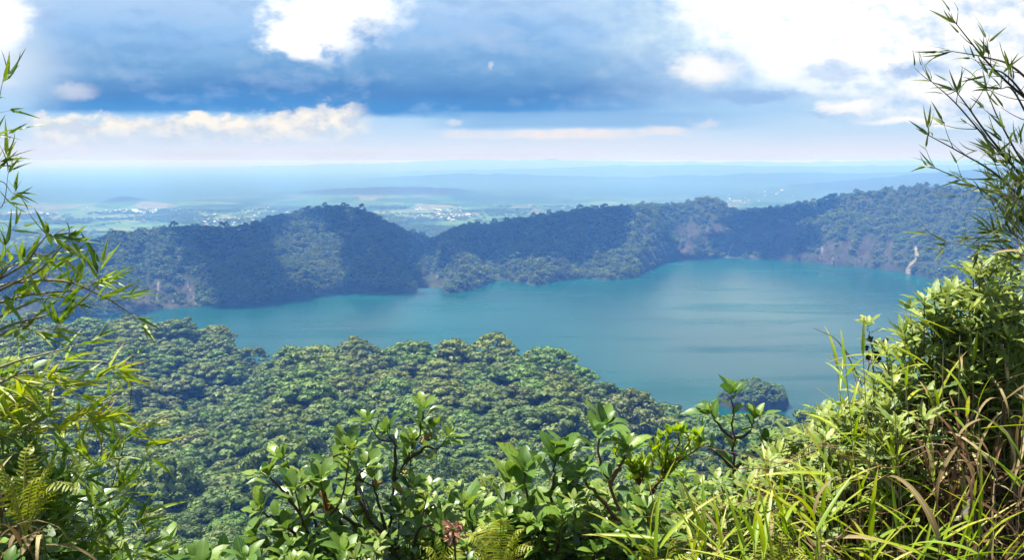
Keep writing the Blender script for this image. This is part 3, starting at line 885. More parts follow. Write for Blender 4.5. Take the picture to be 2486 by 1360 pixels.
def build_clouds():
    """broken cumulus overhead (above the picture), which throws the patchy shade on the caldera wall"""
    g = np.random.default_rng(3)
    zc = 1150.0
    # work on the ground below: grid of the shaded area, then move along the sun ray up to the cloud height
    st = 14.0
    gx = np.arange(-1700, 1900, st); gy = np.arange(880, 2250, st)
    X_, Y_ = np.meshgrid(gx, gy)
    zg = np.clip(height(X_, Y_), 0, 200)
    px, py, w = project(np.stack([X_, Y_, zg], -1))
    R = np.hypot(X_, Y_); az = np.arctan2(X_, Y_)
    rs = np.interp(az, A_s, R_s); rc = far_rc(az)
    f = np.where((R > rs - 40) & (R < rc + 150), 0.34, -0.5)
    f = f + fbm(X_ / 160.0, Y_ / 160.0, 4, 17) * 0.9 + fbm(X_ / 55.0, Y_ / 55.0, 3, 19) * 0.55
    def lit(cx, cy, sx, sy, a=1.6, rot=0.0):
        nonlocal f
        dx, dy = px - cx, py - cy
        u = dx * cos(rot) + dy * sin(rot); v = -dx * sin(rot) + dy * cos(rot)
        f = f - a * np.exp(-(u / sx) ** 2 - (v / sy) ** 2)
    lit(350, 640, 110, 85, 2.2); lit(420, 720, 50, 30); lit(720, 600, 55, 60, 1.4); lit(790, 675, 75, 40, 1.6); lit(1090, 675, 95, 42, 2.4); lit(1290, 668, 85, 30, 2.4)
    lit(1570, 590, 55, 110, 2.3, -0.25); lit(1500, 655, 80, 32, 2.2); lit(1690, 540, 50, 45, 1.6); lit(1740, 500, 50, 30, 1.4); lit(2130, 560, 180, 110, 1.9); lit(2360, 580, 140, 140, 1.9); lit(1680, 600, 30, 22, 1.0)
    f = np.where(R < rs - 25, -0.6, f)
    edge = np.minimum.reduce([(X_ - gx[0]) / 200, (gx[-1] - X_) / 200, (Y_ - gy[0]) / 120, (gy[-1] - Y_) / 120])
    f = np.where(edge < 1, f - (1 - edge), f)
    m = f > 0
    # keep solid cells, puff them up above and below
    H_, W_ = m.shape
    th = np.clip(f, 0, 1.2)
    top = zc + 25 + 110 * np.sqrt(th) + fbm(X_ / 90.0, Y_ / 90.0, 4, 23) * 40 * np.sqrt(th)
    bot = zc - 14 * np.sqrt(th) - fbm(X_ / 120.0, Y_ / 120.0, 3, 29) * 8
    top = np.where(th <= 0, zc + 4, top); bot = np.where(th <= 0, zc, bot)
    k = (zc - zg) / SUNV[2]
    xs = X_ + SUNV[0] * k; ys = Y_ + SUNV[1] * k
    # the cloud keeps an even layer: only smooth the ground height in the shift
    cell = m[:-1, :-1] | m[1:, :-1] | m[:-1, 1:] | m[1:, 1:]
    ii, jj = np.nonzero(cell)
    idx = lambda a, b: a * W_ + b
    N = H_ * W_
    Qt = np.stack([idx(ii, jj), idx(ii, jj + 1), idx(ii + 1, jj + 1), idx(ii + 1, jj)], -1)
    Qb = Qt[:, ::-1] + N
    V = np.concatenate([np.stack([xs, ys, top], -1).reshape(-1, 3), np.stack([xs, ys, bot], -1).reshape(-1, 3)])
    # rim walls
    side = []
    cp = np.pad(cell, 1)
    for (di, dj, a, b) in ((-1, 0, (0, 0), (0, 1)), (1, 0, (1, 1), (1, 0)), (0, -1, (1, 0), (0, 0)), (0, 1, (0, 1), (1, 1))):
        nb = cp[1 + di:1 + di + cell.shape[0], 1 + dj:1 + dj + cell.shape[1]]
        i2, j2 = np.nonzero(cell & ~nb)
        p0 = idx(i2 + a[0], j2 + a[1]); p1 = idx(i2 + b[0], j2 + b[1])
        side.append(np.stack([p1, p0, p0 + N, p1 + N], -1))
    Q = np.concatenate([Qt, Qb] + side)
    used = np.unique(Q); remap = -np.ones(len(V), int); remap[used] = np.arange(len(used))
    mat, nt, out = new_mat('cloud')
    b = principled(nt, (0.86, 0.87, 0.9), 1.0, 0.0)
    nt.links.new(b.outputs[0], out.inputs[0])
    tag(put('clouds', fast_mesh('clouds', V[used], remap[Q]), mat), 'broken white cumulus drifting over the caldera wall', 'cloud', kind='stuff')


build_forest()
build_island()
build_towns()
build_clouds()


# ------------------------------------------------------------------ plants of the lookout
def leaf_mat(name, a, b, rib=(0.5, 0.6, 0.3), veins=0.0, trans=0.35, rough=0.42, spec=0.5, pale_edge=0.0, tip=None):
    m, nt, out = new_mat(name)
    t = attr(nt, 'tint'); ac = abs(attr(nt, 'across')); al = attr(nt, 'along')
    c = mix(nt, t, a, b)
    if tip:
        c = mix(nt, (al * 1.6 - 0.75 + (t - 0.5) * 0.9).clamp(), c, tip)
        c = mix(nt, ((ac * 26.0).sin() * 0.5 + 0.5) * 0.28, c, b)
        c = mix(nt, (al + (t - 0.5) * 0.5 + (noise(nt, geom_pos(nt), 18.0, 3) - 0.5) * 0.5).step(0.86, 1.02), c, (0.30, 0.19, 0.07))
    if veins > 0:
        v = ((al * 62.0 - ac * 17.0).sin() * 0.5 + 0.5).step(0.55, 1.0)
        c = mix(nt, v * veins, c, rib)
    c = mix(nt, ac.step(0.10, 0.02) * 0.55, c, rib)
    if pale_edge > 0: c = mix(nt, ac.step(0.72, 0.98) * pale_edge, c, (0.42, 0.46, 0.22))
    pn = noise(nt, geom_pos(nt), 60.0, 3, 0.6)
    c = mix(nt, pn.step(0.55, 0.75) * 0.25, c, a)
    # insect marks and scorched rims
    sp_ = noise(nt, geom_pos(nt), 95.0, 4, 0.65)
    c = mix(nt, ((sp_ + ac * 0.10 + (t - 0.5) * 0.16)).step(0.66, 0.72) * 0.8, c, (0.16, 0.085, 0.025))
    b_ = principled(nt, c, rough, spec)
    tr = nt.nodes.new('ShaderNodeBsdfTranslucent')
    hs = nt.nodes.new('ShaderNodeHueSaturation'); nt.links.new(c, hs.inputs['Color']); hs.inputs['Value'].default_value = 1.55; hs.inputs['Hue'].default_value = 0.492
    hs.inputs['Saturation'].default_value = 1.05
    nt.links.new(hs.outputs[0], tr.inputs[0])
    mx = nt.nodes.new('ShaderNodeMixShader'); mx.inputs[0].default_value = trans * 0.8
    nt.links.new(b_.outputs[0], mx.inputs[1]); nt.links.new(tr.outputs[0], mx.inputs[2]); nt.links.new(mx.outputs[0], out.inputs[0])
    return m


def stem_mat(name, a, b):
    m, nt, out = new_mat(name)
    n = noise(nt, geom_pos(nt), 40.0, 4, 0.6)
    p = principled(nt, mix(nt, n, a, b), 0.65, 0.35); nt.links.new(p.outputs[0], out.inputs[0]); return m


M_GLOSSY = leaf_mat('glossy_leaf', (0.030, 0.085, 0.010), (0.230, 0.350, 0.045), (0.16, 0.26, 0.06), 0.25, 0.34, 0.34, 0.5)
M_RIBBED = leaf_mat('ribbed_leaf', (0.026, 0.080, 0.010), (0.190, 0.320, 0.030), (0.15, 0.26, 0.06), 0.55, 0.36, 0.45, 0.4)
M_LIME = leaf_mat('lime_leaf', (0.138, 0.275, 0.013), (0.312, 0.413, 0.015), (0.36, 0.42, 0.05), 0.2, 0.45, 0.40, 0.45)
M_SERR = leaf_mat('daisy_bush_leaf', (0.060, 0.125, 0.014), (0.300, 0.370, 0.050), (0.36, 0.42, 0.16), 0.35, 0.30, 0.5, 0.4, 0.32)
M_BAMBOO = leaf_mat('bamboo_leaf', (0.050, 0.125, 0.012), (0.260, 0.370, 0.028), (0.22, 0.30, 0.06), 0.0, 0.40, 0.42, 0.45)
M_BAMBOO_DARK = leaf_mat('bamboo_leaf_olive', (0.040, 0.085, 0.016), (0.150, 0.200, 0.026), (0.13, 0.17, 0.05), 0.0, 0.30, 0.45, 0.4)
M_GRASS = leaf_mat('grass_blade', (0.095, 0.210, 0.010), (0.360, 0.430, 0.018), (0.32, 0.38, 0.07), 0.0, 0.42, 0.42, 0.4, tip=(0.46, 0.40, 0.07))
M_DRY = leaf_mat('dry_leaf', (0.12, 0.080, 0.028), (0.44, 0.36, 0.17), (0.45, 0.36, 0.22), 0.0, 0.25, 0.7, 0.2)
M_THATCH = leaf_mat('thatch_leaf', (0.045, 0.024, 0.012), (0.190, 0.110, 0.050), (0.2, 0.13, 0.07), 0.0, 0.2, 0.8, 0.15)
M_PALE_DRY = leaf_mat('bleached_leaf', (0.50, 0.42, 0.32), (0.72, 0.65, 0.55), (0.6, 0.5, 0.4), 0.0, 0.25, 0.6, 0.3)
M_RUST = leaf_mat('rusty_leaf', (0.35, 0.12, 0.02), (0.50, 0.26, 0.02), (0.45, 0.30, 0.08), 0.2, 0.35, 0.5, 0.4)
M_YELLOW = leaf_mat('yellow_leaf', (0.55, 0.40, 0.02), (0.62, 0.52, 0.04), (0.6, 0.5, 0.1), 0.0, 0.35, 0.5, 0.4)
M_FERN = leaf_mat('fern_leaf', (0.14, 0.20, 0.012), (0.32, 0.34, 0.035), (0.42, 0.42, 0.09), 0.0, 0.38, 0.5, 0.35)
M_SMALL = leaf_mat('undergrowth_leaf', (0.045, 0.120, 0.012), (0.270, 0.380, 0.045), (0.22, 0.30, 0.07), 0.2, 0.36, 0.42, 0.5)
S_BROWN = stem_mat('brown_stem', (0.055, 0.032, 0.02), (0.13, 0.075, 0.045))
S_RED = stem_mat('reddish_stem', (0.10, 0.035, 0.02), (0.22, 0.10, 0.05))
S_GREEN = stem_mat('green_stem', (0.08, 0.13, 0.03), (0.20, 0.24, 0.07))
S_CANE = stem_mat('cane', (0.13, 0.11, 0.05), (0.28, 0.24, 0.13))
S_DARK = stem_mat('dark_twig', (0.028, 0.022, 0.016), (0.075, 0.06, 0.04))

PROFS = {
    'ellip': lambda s: np.sin(pi * s ** 0.95) ** 0.75,
    'obov': lambda s: np.clip(np.sin(pi * s ** 1.35), 0, 1) ** 0.72,
    'lance': lambda s: np.clip((s * 7) ** 0.8, 0, 1) * (1 - s) ** 0.75 * 1.15,
    'blade': lambda s: np.clip(0.35 + s * 4, 0, 1) * np.clip(1 - s, 0, 1) ** 0.55,
    'daisy': lambda s: np.sin(pi * s ** 0.8) ** 0.9 * (1 + 0.13 * np.where(np.arange(len(s)) % 2 == 0, 1, -1)),
    'strap': lambda s: np.clip(0.5 + s * 3, 0, 1) * np.clip((1 - s) * 3, 0, 1) ** 0.8,
}


def unit(a): return a / (np.linalg.norm(a, axis=-1, keepdims=True) + 1e-12)


def leaves(mb, base, dirv, nrm, L, W, g, curl=0.6, fold=0.3, prof='ellip', n=6, wave=0.03, tint=None, petiole=0.08, twist=0.0):
    base = np.atleast_2d(base); K = len(base)
    D = unit(np.atleast_2d(dirv)); N = np.atleast_2d(nrm)
    S = unit(np.cross(D, N)); N = np.cross(S, D)
    L = np.broadcast_to(np.asarray(L, float), (K,)); W = np.broadcast_to(np.asarray(W, float), (K,))
    c = np.broadcast_to(np.asarray(curl, float), (K,)) * g.uniform(0.15, 2.0, K); c = np.where(np.abs(c) < 1e-3, 1e-3, c)
    s = np.linspace(0, 1, n + 1); w = np.maximum(PROFS[prof](s), 0.035)
    ang = c[:, None] * s[None]
    px = (np.sin(ang) / c[:, None])[..., None] * D[:, None]; pn = ((1 - np.cos(ang)) / c[:, None])[..., None] * N[:, None]
    pos = base[:, None] + L[:, None, None] * (D[:, None] * petiole + px - pn)
    Nl = N[:, None] * np.cos(ang)[..., None] + D[:, None] * np.sin(ang)[..., None]
    Sl = np.broadcast_to(S[:, None], Nl.shape)
    if twist:
        tw = (g.uniform(-twist, twist, K)[:, None] * s[None])[..., None]
        Sl, Nl = Sl * np.cos(tw) + Nl * np.sin(tw), Nl * np.cos(tw) - Sl * np.sin(tw)
    hw = (W[:, None] * 0.5 * w[None])[..., None]
    f = fold * g.uniform(0.5, 1.5, K)[:, None, None]
    wv = L[:, None, None] * wave
    lft = pos - Sl * hw + Nl * (hw * f + wv * g.normal(size=(K, n + 1, 1)) * w[None, :, None])
    rgt = pos + Sl * hw + Nl * (hw * f + wv * g.normal(size=(K, n + 1, 1)) * w[None, :, None])
    V = np.stack([lft, pos, rgt], 2)                       # K, n+1, 3, 3
    i = np.arange(n)[:, None] * 3 + np.arange(2)[None]
    q = np.stack([i, i + 1, i + 4, i + 3], -1).reshape(-1, 4)
    Q = (np.arange(K) * (n + 1) * 3)[:, None, None] + q[None]
    if tint is None: tint = np.clip(g.normal(0.46, 0.33, K), 0, 1)
    T = np.repeat(np.broadcast_to(tint, (K,)), (n + 1) * 3)
    A = np.tile(np.tile([-1.0, 0.0, 1.0], n + 1), K); Al = np.tile(np.repeat(s, 3), K)
    mb.add(V.reshape(-1, 3), Q.reshape(-1, 4), T, A, Al)


def smooth_path(pts, k=6):
    p = np.array(pts, float)
    if len(p) < 3: return p[0] + np.linspace(0, 1, k + 1)[:, None] * (p[-1] - p[0])
    q = np.concatenate([[2 * p[0] - p[1]], p, [2 * p[-1] - p[-2]]]); out = []
    for i in range(1, len(q) - 2):
        for t in np.linspace(0, 1, k, endpoint=False):
            a, b, c, d = q[i - 1], q[i], q[i + 1], q[i + 2]
            out.append(0.5 * (2 * b + (c - a) * t + (2 * a - 5 * b + 4 * c - d) * t * t + (3 * b - a - 3 * c + d) * t ** 3))
    out.append(p[-1]); return np.array(out)


def resample(path, step):
    d = np.r_[0, np.cumsum(np.linalg.norm(np.diff(path, axis=0), axis=1))]
    n = max(2, int(d[-1] / step) + 1); t = np.linspace(0, d[-1], n)
    p = np.stack([np.interp(t, d, path[:, k]) for k in range(3)], 1)
    return p, unit(np.gradient(p, axis=0)), t / d[-1], d[-1]


UP = np.array([0, 0, 1.0])


def perp(t, a):
    """unit vectors across the directions t (K,3), turned by angle a"""
    ref = np.where(np.abs(t[:, 2:3]) > 0.9, np.array([[1.0, 0, 0]]), np.array([[0, 0, 1.0]]))
    u = unit(np.cross(t, ref)); v = np.cross(t, u)
    return np.cos(a)[:, None] * u + np.sin(a)[:, None] * v


def leafy(mb, path, g, L, W, step, start=0.3, spread=(70, 30), prof='ellip', curl=0.6, fold=0.3, n=6, tip=5, wave=0.03, up=0.35, jit=0.25, petiole=0.1, tint=None, tipL=1.0):
    """spiral leaves along a stem, closer and steeper towards the tip"""
    p, t, s, Ln = resample(path, step)
    k = s >= start
    p, t, s = p[k], t[k], s[k]
    if tip:
        e = np.linspace(0, 1, tip); p = np.concatenate([p, p[-1:] + t[-1:] * e[:, None] * L * 0.10]); t = np.concatenate([t, np.repeat(t[-1:], tip, 0)]); s = np.concatenate([s, 1 + e])
    K = len(p); a = np.arange(K) * 2.39996 + g.uniform(0, 6)
    r = perp(t, a)
    ang = np.radians(np.interp(s, [start, 1, 2], [spread[0], spread[0] * .8, spread[1]])) + g.normal(0, jit * 0.6, K)
    d = unit(t * np.cos(ang)[:, None] + r * np.sin(ang)[:, None] + UP * up * np.sin(ang)[:, None] + g.normal(0, jit * 0.4, (K, 3)))
    nn = unit(t * np.sin(ang)[:, None] - r * np.cos(ang)[:, None] + UP * 0.7 + g.normal(0, jit, (K, 3)))
    sz = g.uniform(0.72, 1.15, K) * np.interp(s, [0, 1, 1.4, 2], [0.85, 1.0, 0.9 * tipL, 0.5 * tipL])
    leaves(mb, p, d, nn, L * sz, W * sz * g.uniform(0.88, 1.12, K), g, curl, fold, prof, n, wave, tint, petiole)


def taper(path, r0, r1, sides=6):
    p = np.asarray(path); return tube(p, np.linspace(r0, r1, len(p)), sides)


def ground(x, y): return float(height(np.array([x]), np.array([y]))[0])


def root(name, label, cat, group, base):
    e = bpy.data.objects.new(name, None); COL.objects.link(e); e.location = base; e.empty_display_size = 0.2
    return tag(e, label, cat, group, 'thing')


def finish(e, parts):
    """parts: name, MB, material -> children in the plant's own coordinates"""
    b = np.array(e.location)
    for nm, mb, m in parts:
        if not mb.v: continue
        mb.v = [v - b for v in mb.v]
        put(nm, mb.mesh(nm), m, e)
    return e


def P3(seq): return [P(*q) for q in seq]


def rooted(path_px, dx=0.0, dy=0.15):
    """world path of a stem given from its lowest visible point; carried on down to the ground"""
    w = P3(path_px); b = w[0] + np.array([dx, dy, 0]); b[2] = ground(b[0], b[1]) - 0.02
    m = (w[0] + b) / 2 + np.array([0.02, 0.0, 0])
    return [b, m] + w


def shrub(name, label, cat, group, stems, L, W, mat, smat, seed, step=0.02, start=0.35, r0=0.010, prof='ellip', side=3, sideL=0.22, base=None, tip=6, spread=(72, 32), curl=0.5, fold=0.28, wave=0.03, dead=0, up=0.35, n=6, deadmat=None, flower=None, tint=None, sstart=0.4):
    g = np.random.default_rng(seed); lf, st, dd = MB(), MB(), MB()
    e = root(name, label, cat, group, base if base is not None else tuple(stems[0][0]))
    for path in stems:
        sp_ = smooth_path(path, 5)
        sp_[1:-1] += g.normal(0, 0.003, sp_[1:-1].shape)
        st.add(*taper(sp_, r0, r0 * 0.32))
        leafy(lf, sp_, g, L, W, step, start, spread, prof, curl, fold, n, tip, wave, up, tint=tint)
        p, t, s, Ln = resample(sp_, 0.03)
        for k in range(side):
            i = int(len(p) * g.uniform(sstart, 0.93)); i = min(i, len(p) - 1)
            a = g.uniform(0, 2 * pi); r = perp(t[i:i + 1], np.array([a]))[0]
            l = sideL * g.uniform(0.5, 1.2)
            e1 = p[i] + r * l * 0.45 + t[i] * l * 0.35; e2 = p[i] + r * l * 0.7 + t[i] * l * 0.7 + UP * l * 0.35
            tw = smooth_path([p[i], e1, e2], 5)
            st.add(*taper(tw, r0 * 0.5, r0 * 0.2, 5))
            leafy(lf, tw, g, L * 0.92, W * 0.92, step, 0.3, spread, prof, curl, fold, n, tip, wave, up, tint=tint)
        if dead:
            i = g.integers(len(p) // 4, len(p), dead)
            leaves(dd, p[i], g.normal(0, 1, (dead, 3)) + np.array([0, 0, -1.2]), g.normal(0, 1, (dead, 3)), L * g.uniform(.6, 1.0, dead), W * g.uniform(.4, .8, dead), g, 1.6, 0.6, prof, n, 0.06)
    parts = [('stem', st, smat), ('leaves', lf, mat), ('dead_leaves', dd, deadmat or M_RUST)]
    finish(e, parts)
    return e


def bamboo(name, label, group, branches, seed, L=0.085, W=0.011, mat=None, smat=None, twig=0.11, step=0.055, fan=(2, 5), r0=0.004, up=0.4, start=0.15, tw_ang=(25, 65), hang=0.0, cat='bamboo'):
    g = np.random.default_rng(seed); lf, st = MB(), MB()
    e = root(name, label, cat, group, tuple(branches[0][0]))
    for path in branches:
        sp_ = smooth_path(path, 6); st.add(*taper(sp_, r0, r0 * 0.25, 5))
        p, t, s, Ln = resample(sp_, step); K = len(p)
        B, D, N = [], [], []
        for i in range(K):
            if s[i] < start: continue
            for q in range(2 if g.random() < 0.6 else 1):
                a = g.uniform(0, 2 * pi); r = perp(t[i:i + 1], np.array([a]))[0]
                an = radians(g.uniform(*tw_ang)); l = twig * g.uniform(0.25, 1.15) * (1.15 - 0.55 * s[i])
                d = unit(t[i] * cos(an) + r * sin(an) + UP * up * 0.5)
                end = p[i] + d * l; mid = p[i] + d * l * 0.5 - UP * 0.05 * l
                tw = smooth_path([p[i], mid, end], 3); st.add(*taper(tw, r0 * 0.32, r0 * 0.13, 4))
                nf = g.integers(fan[0], fan[1] + 1)
                for f in range(nf):
                    an2 = radians(g.uniform(6, 48)) ; rr = perp(d[None], np.array([g.uniform(0, 6.28)]))[0]
                    B.append(p[i] + d * l * (1 - 0.16 * f * g.random())); D.append(d * cos(an2) + rr * sin(an2) + UP * up * g.uniform(-.3, 1) - UP * hang); N.append(g.normal(0, .6, 3) + UP * 0.5)
        for q in range(3):
            B.append(p[-1]); D.append(t[-1] + g.normal(0, 0.3, 3)); N.append(g.normal(0, .6, 3) + UP * .5)
        K = len(B); sz = g.uniform(0.55, 1.25, K)
        leaves(lf, np.array(B), np.array(D), np.array(N), L * sz, W * sz ** 0.6, g, 0.35, 0.35, 'lance', 6, 0.006, None, 0.05, 0.5)
    return finish(e, [('stem', st, smat or S_CANE), ('leaves', lf, mat or M_BAMBOO)])


def grass(name, label, group, base, tips, seed, L=0.24, W=0.016, nodes=4, r0=0.0022, mat=None, spread=(20, 60), curl=0.7, smat=None, dead=0.1, basal=6):
    """tussock of leafy culms: base point, list of culm tips (world)"""
    g = np.random.default_rng(seed); lf, st, dd = MB(), MB(), MB()
    e = root(name, label, 'grass', group, tuple(base)); base = np.array(base)
    for tp in tips:
        tp = np.array(tp); b = base + np.append(g.normal(0, 0.03, 2), 0)
        m1 = b * 0.55 + tp * 0.45 + UP * 0.10 * np.linalg.norm((tp - b)[:2]) + g.normal(0, 0.01, 3)
        sp_ = smooth_path([b, m1, tp], 7); st.add(*taper(sp_, r0, r0 * 0.4, 5))
        p, t, s, Ln = resample(sp_, 0.01)
        K = nodes + 2
        i = np.clip((np.r_[np.linspace(0.35, 0.97, nodes), 0.99, 1.0] * (len(p) - 1)).astype(int), 0, len(p) - 1)
        a = np.arange(K) * pi + g.uniform(0, 6.28) + g.normal(0, 0.4, K)
        r = perp(t[i], a); an = np.radians(g.uniform(*spread, K)); an[-1] *= 0.3
        d = t[i] * np.cos(an)[:, None] + r * np.sin(an)[:, None]
        nn = t[i] * np.sin(an)[:, None] - r * np.cos(an)[:, None] + UP * 0.4 + g.normal(0, .25, (K, 3))
        sz = g.uniform(0.6, 1.2, K)
        isd = g.random(K) < dead
        for sel, mb in ((~isd, lf), (isd, dd)):
            if sel.any(): leaves(mb, p[i][sel], d[sel], nn[sel], L * sz[sel], W * sz[sel] ** .5, g, curl if mb is lf else 1.2, 0.4, 'blade', 9, 0.004, None, 0.0, 0.6)
    if basal:
        a = g.uniform(0, 6.28, basal); d = np.stack([np.cos(a) * .5, np.sin(a) * .5, g.uniform(.6, 1.2, basal)], 1)
        leaves(lf, np.repeat(base[None], basal, 0), d, -np.stack([np.cos(a), np.sin(a), -0.6 + 0 * a], 1), L * 1.5, W, g, curl, 0.4, 'blade', 9, 0.004)
    return finish(e, [('stem', st, smat or S_CANE), ('leaves', lf, mat or M_GRASS), ('dead_leaves', dd, M_DRY)])


def fern(name, label, group, base, fronds, seed, pin=0.055, mat=None):
    """fronds: list of world tip points; each frond is a part"""
    g = np.random.default_rng(seed)
    e = root(name, label, 'fern', group, tuple(base)); base = np.array(base)
    for tp in fronds:
        mb = MB(); tp = np.array(tp); L_ = np.linalg.norm(tp - base)
        m = base * 0.45 + tp * 0.55 + UP * 0.28 * L_
        sp_ = smooth_path([base, m, tp], 10); mb.add(*taper(sp_, 0.0026, 0.0007, 4), 0.9, 0.0, 0.5)
        p, t, s, Ln = resample(sp_, 0.0085); k = s > 0.22; p, t, s = p[k], t[k], s[k]
        side0 = unit(np.cross(t, UP)); nn = np.cross(side0, t)
        K = len(p)
        for sg in (-1, 1):
            d = side0 * sg + t * 0.28 - UP * 0.10 + g.normal(0, .05, (K, 3))
            l = pin * np.sin(pi * np.clip((s - 0.18) / 0.84, 0.02, 1) ** 0.8) ** 0.8 * g.uniform(.9, 1.08, K) + 0.004
            leaves(mb, p, d, nn + g.normal(0, .1, (K, 3)), l, 0.0050, g, 0.55, 0.15, 'strap', 4, 0.01, np.clip(g.normal(.55, .2) + g.normal(0, .1, K), 0, 1), 0.0)
        mb.v = [v - base for v in mb.v]
        put('frond', mb.mesh('frond'), mat or M_FERN, e)
    return e


def at_ground(px, py, d, dx=0.0, dy=0.0):
    w = P(px, py, d); return np.array([w[0] + dx, w[1] + dy, ground(w[0] + dx, w[1] + dy) - 0.02])


def build_foreground():
    g = np.random.default_rng(77)
    GS = 'glossy broadleaf shrubs in the middle'
    # ---- glossy shrub, centre left
    st = [rooted([(960, 1362, 2.80), (900, 1300, 2.75), (830, 1252, 2.70), (770, 1195, 2.65), (720, 1150, 2.60), (688, 1122, 2.58)]),
          rooted([(970, 1362, 2.85), (885, 1310, 2.80), (805, 1245, 2.70), (785, 1180, 2.68), (798, 1128, 2.65), (832, 1090, 2.62)]),
          rooted([(800, 1420, 2.70), (745, 1325, 2.65), (685, 1275, 2.60), (640, 1245, 2.56)]),
          rooted([(810, 1420, 2.60), (765, 1330, 2.60), (705, 1215, 2.58), (655, 1160, 2.56)]),
          rooted([(740, 1450, 2.50), (702, 1390, 2.50), (655, 1335, 2.50), (622, 1310, 2.50)]),
          rooted([(960, 1362, 2.75), (905, 1270, 2.70), (862, 1195, 2.70), (884, 1140, 2.70)]),
          rooted([(830, 1420, 2.64), (790, 1330, 2.62), (752, 1235, 2.60), (740, 1180, 2.58)])]
    b = np.mean([s[0] for s in st], 0); b[2] = ground(b[0], b[1]) - .02
    st = [[b + 0.25 * (s[0] - b)] + s[1:] for s in st]
    shrub('broadleaf_shrub', 'big glossy shrub with paddle shaped leaves and forked stems, left of the centre', 'shrub', GS, st, 0.092, 0.044, M_GLOSSY, S_BROWN, 1, step=0.035, start=0.66, prof='obov', side=2, sideL=0.20, tip=8, r0=0.011, curl=0.45, fold=0.25, dead=1, base=b, sstart=0.62)
    # ---- tall bare twig with a leafy top
    st = [rooted([(1000, 1420, 2.70), (948, 1335, 2.70), (950, 1260, 2.70), (957, 1185, 2.68), (985, 1120, 2.66), (1010, 1070, 2.64), (1028, 1000, 2.62)])]
    m_ = st[0]
    st += [[m_[3], P(915, 1220, 2.72), P(905, 1165, 2.72)], [m_[4], P(975, 1225, 2.66), P(1000, 1190, 2.62)], [m_[2], P(1010, 1300, 2.6), P(1060, 1270, 2.58)], [m_[5], P(960, 1090, 2.66), P(945, 1060, 2.66)], [m_[6], P(1035, 1080, 2.60), P(1048, 1050, 2.6)]]
    shrub('broadleaf_shrub', 'tall dark stemmed shrub whose leafy tip rises highest in the centre', 'shrub', GS, st, 0.082, 0.030, M_GLOSSY, S_DARK, 2, step=0.020, start=0.55, prof='obov', side=1, sideL=0.12, tip=9, r0=0.008, curl=0.5, dead=1, sstart=0.7, spread=(66, 28))
    # ---- shrub with ribbed leaves
    st = [rooted([(1365, 1420, 2.60), (1352, 1300, 2.58), (1340, 1205, 2.56), (1345, 1150, 2.54), (1348, 1118, 2.53)]),
          rooted([(1285, 1420, 2.60), (1288, 1270, 2.58), (1276, 1185, 2.56), (1272, 1150, 2.54)]),
          rooted([(1230, 1420, 2.64), (1222, 1290, 2.64), (1225, 1205, 2.64), (1236, 1165, 2.64)]),
          rooted([(1430, 1420, 2.60), (1405, 1290, 2.60), (1392, 1220, 2.60), (1385, 1190, 2.6)]),
          rooted([(1160, 1420, 2.75), (1150, 1300, 2.75), (1140, 1240, 2.75)])]
    b = np.mean([s[0] for s in st], 0); b[2] = ground(b[0], b[1]) - .02
    st = [[b + 0.3 * (s[0] - b)] + s[1:] for s in st]
    shrub('ribbed_leaf_shrub', 'shrub with large upright dark green leaves marked by ribbed veins', 'shrub', 'ribbed leaf shrubs in the middle', st, 0.115, 0.056, M_RIBBED, S_BROWN, 3, step=0.035, start=0.70, prof='ellip', side=2, sideL=0.16, tip=6, r0=0.009, curl=0.5, fold=0.35, base=b, sstart=0.7, spread=(62, 22))
    st = [rooted([(1545, 1420, 2.50), (1530, 1330, 2.50), (1520, 1285, 2.49), (1483, 1180, 2.47), (1458, 1115, 2.46), (1452, 1075, 2.45), (1464, 1040, 2.44)])]
    st += [[st[0][5], P(1505, 1130, 2.46), P(1520, 1105, 2.46)], [st[0][4], P(1440, 1190, 2.5), P(1415, 1165, 2.5)]]
    shrub('ribbed_leaf_shrub', 'leaning reddish stem topped by broad leaves, one pale leaf curling left', 'shrub', 'ribbed leaf shrubs in the middle', st, 0.098, 0.042, M_RIBBED, S_RED, 4, step=0.024, start=0.74, prof='ellip', side=0, tip=8, r0=0.009, curl=0.7, spread=(72, 30))
    # ---- lime tipped shrub with red stems
    tips = [(1600, 1070), (1622, 1058), (1645, 1052), (1668, 1056), (1690, 1062), (1500, 1082), (1524, 1078), (1585, 1100), (1560, 1130)]
    b0 = at_ground(1545, 1420, 2.75, 0, 0.1); f1 = P(1535, 1340, 2.75); f2 = P(1562, 1240, 2.74); f3 = P(1605, 1160, 2.72); f4 = P(1545, 1150, 2.72)
    st = []
    for (a, c) in tips:
        mid = f3 if a > 1590 else f4
        st.append([b0, (b0 + f1) / 2, f1, f2, mid, P(a, c + 30, 2.70), P(a, c, 2.69)])
    shrub('lime_leaf_shrub', 'red stemmed shrub with bunches of small lime yellow leaves at its tips', 'shrub', 'lime tipped shrubs', st, 0.044, 0.017, M_LIME, S_RED, 5, step=0.010, start=0.90, side=1, sideL=0.05, tip=9, r0=0.007, curl=0.3, spread=(55, 18), up=0.6, sstart=0.88)
    # ---- sapling before the islet
    st = [rooted([(1800, 1330, 3.10), (1788, 1240, 3.10), (1780, 1140, 3.10), (1782, 1070, 3.10), (1778, 1020, 3.10), (1782, 985, 3.10), (1776, 962, 3.10)])]
    st += [[st[0][5], P(1750, 1040, 3.1), P(1728, 1010, 3.1)], [st[0][5], P(1815, 1050, 3.1), P(1832, 1022, 3.1)], [st[0][4], P(1745, 1105, 3.1), P(1715, 1085, 3.1)], [st[0][4], P(1822, 1105, 3.1), P(1848, 1080, 3.1)]]
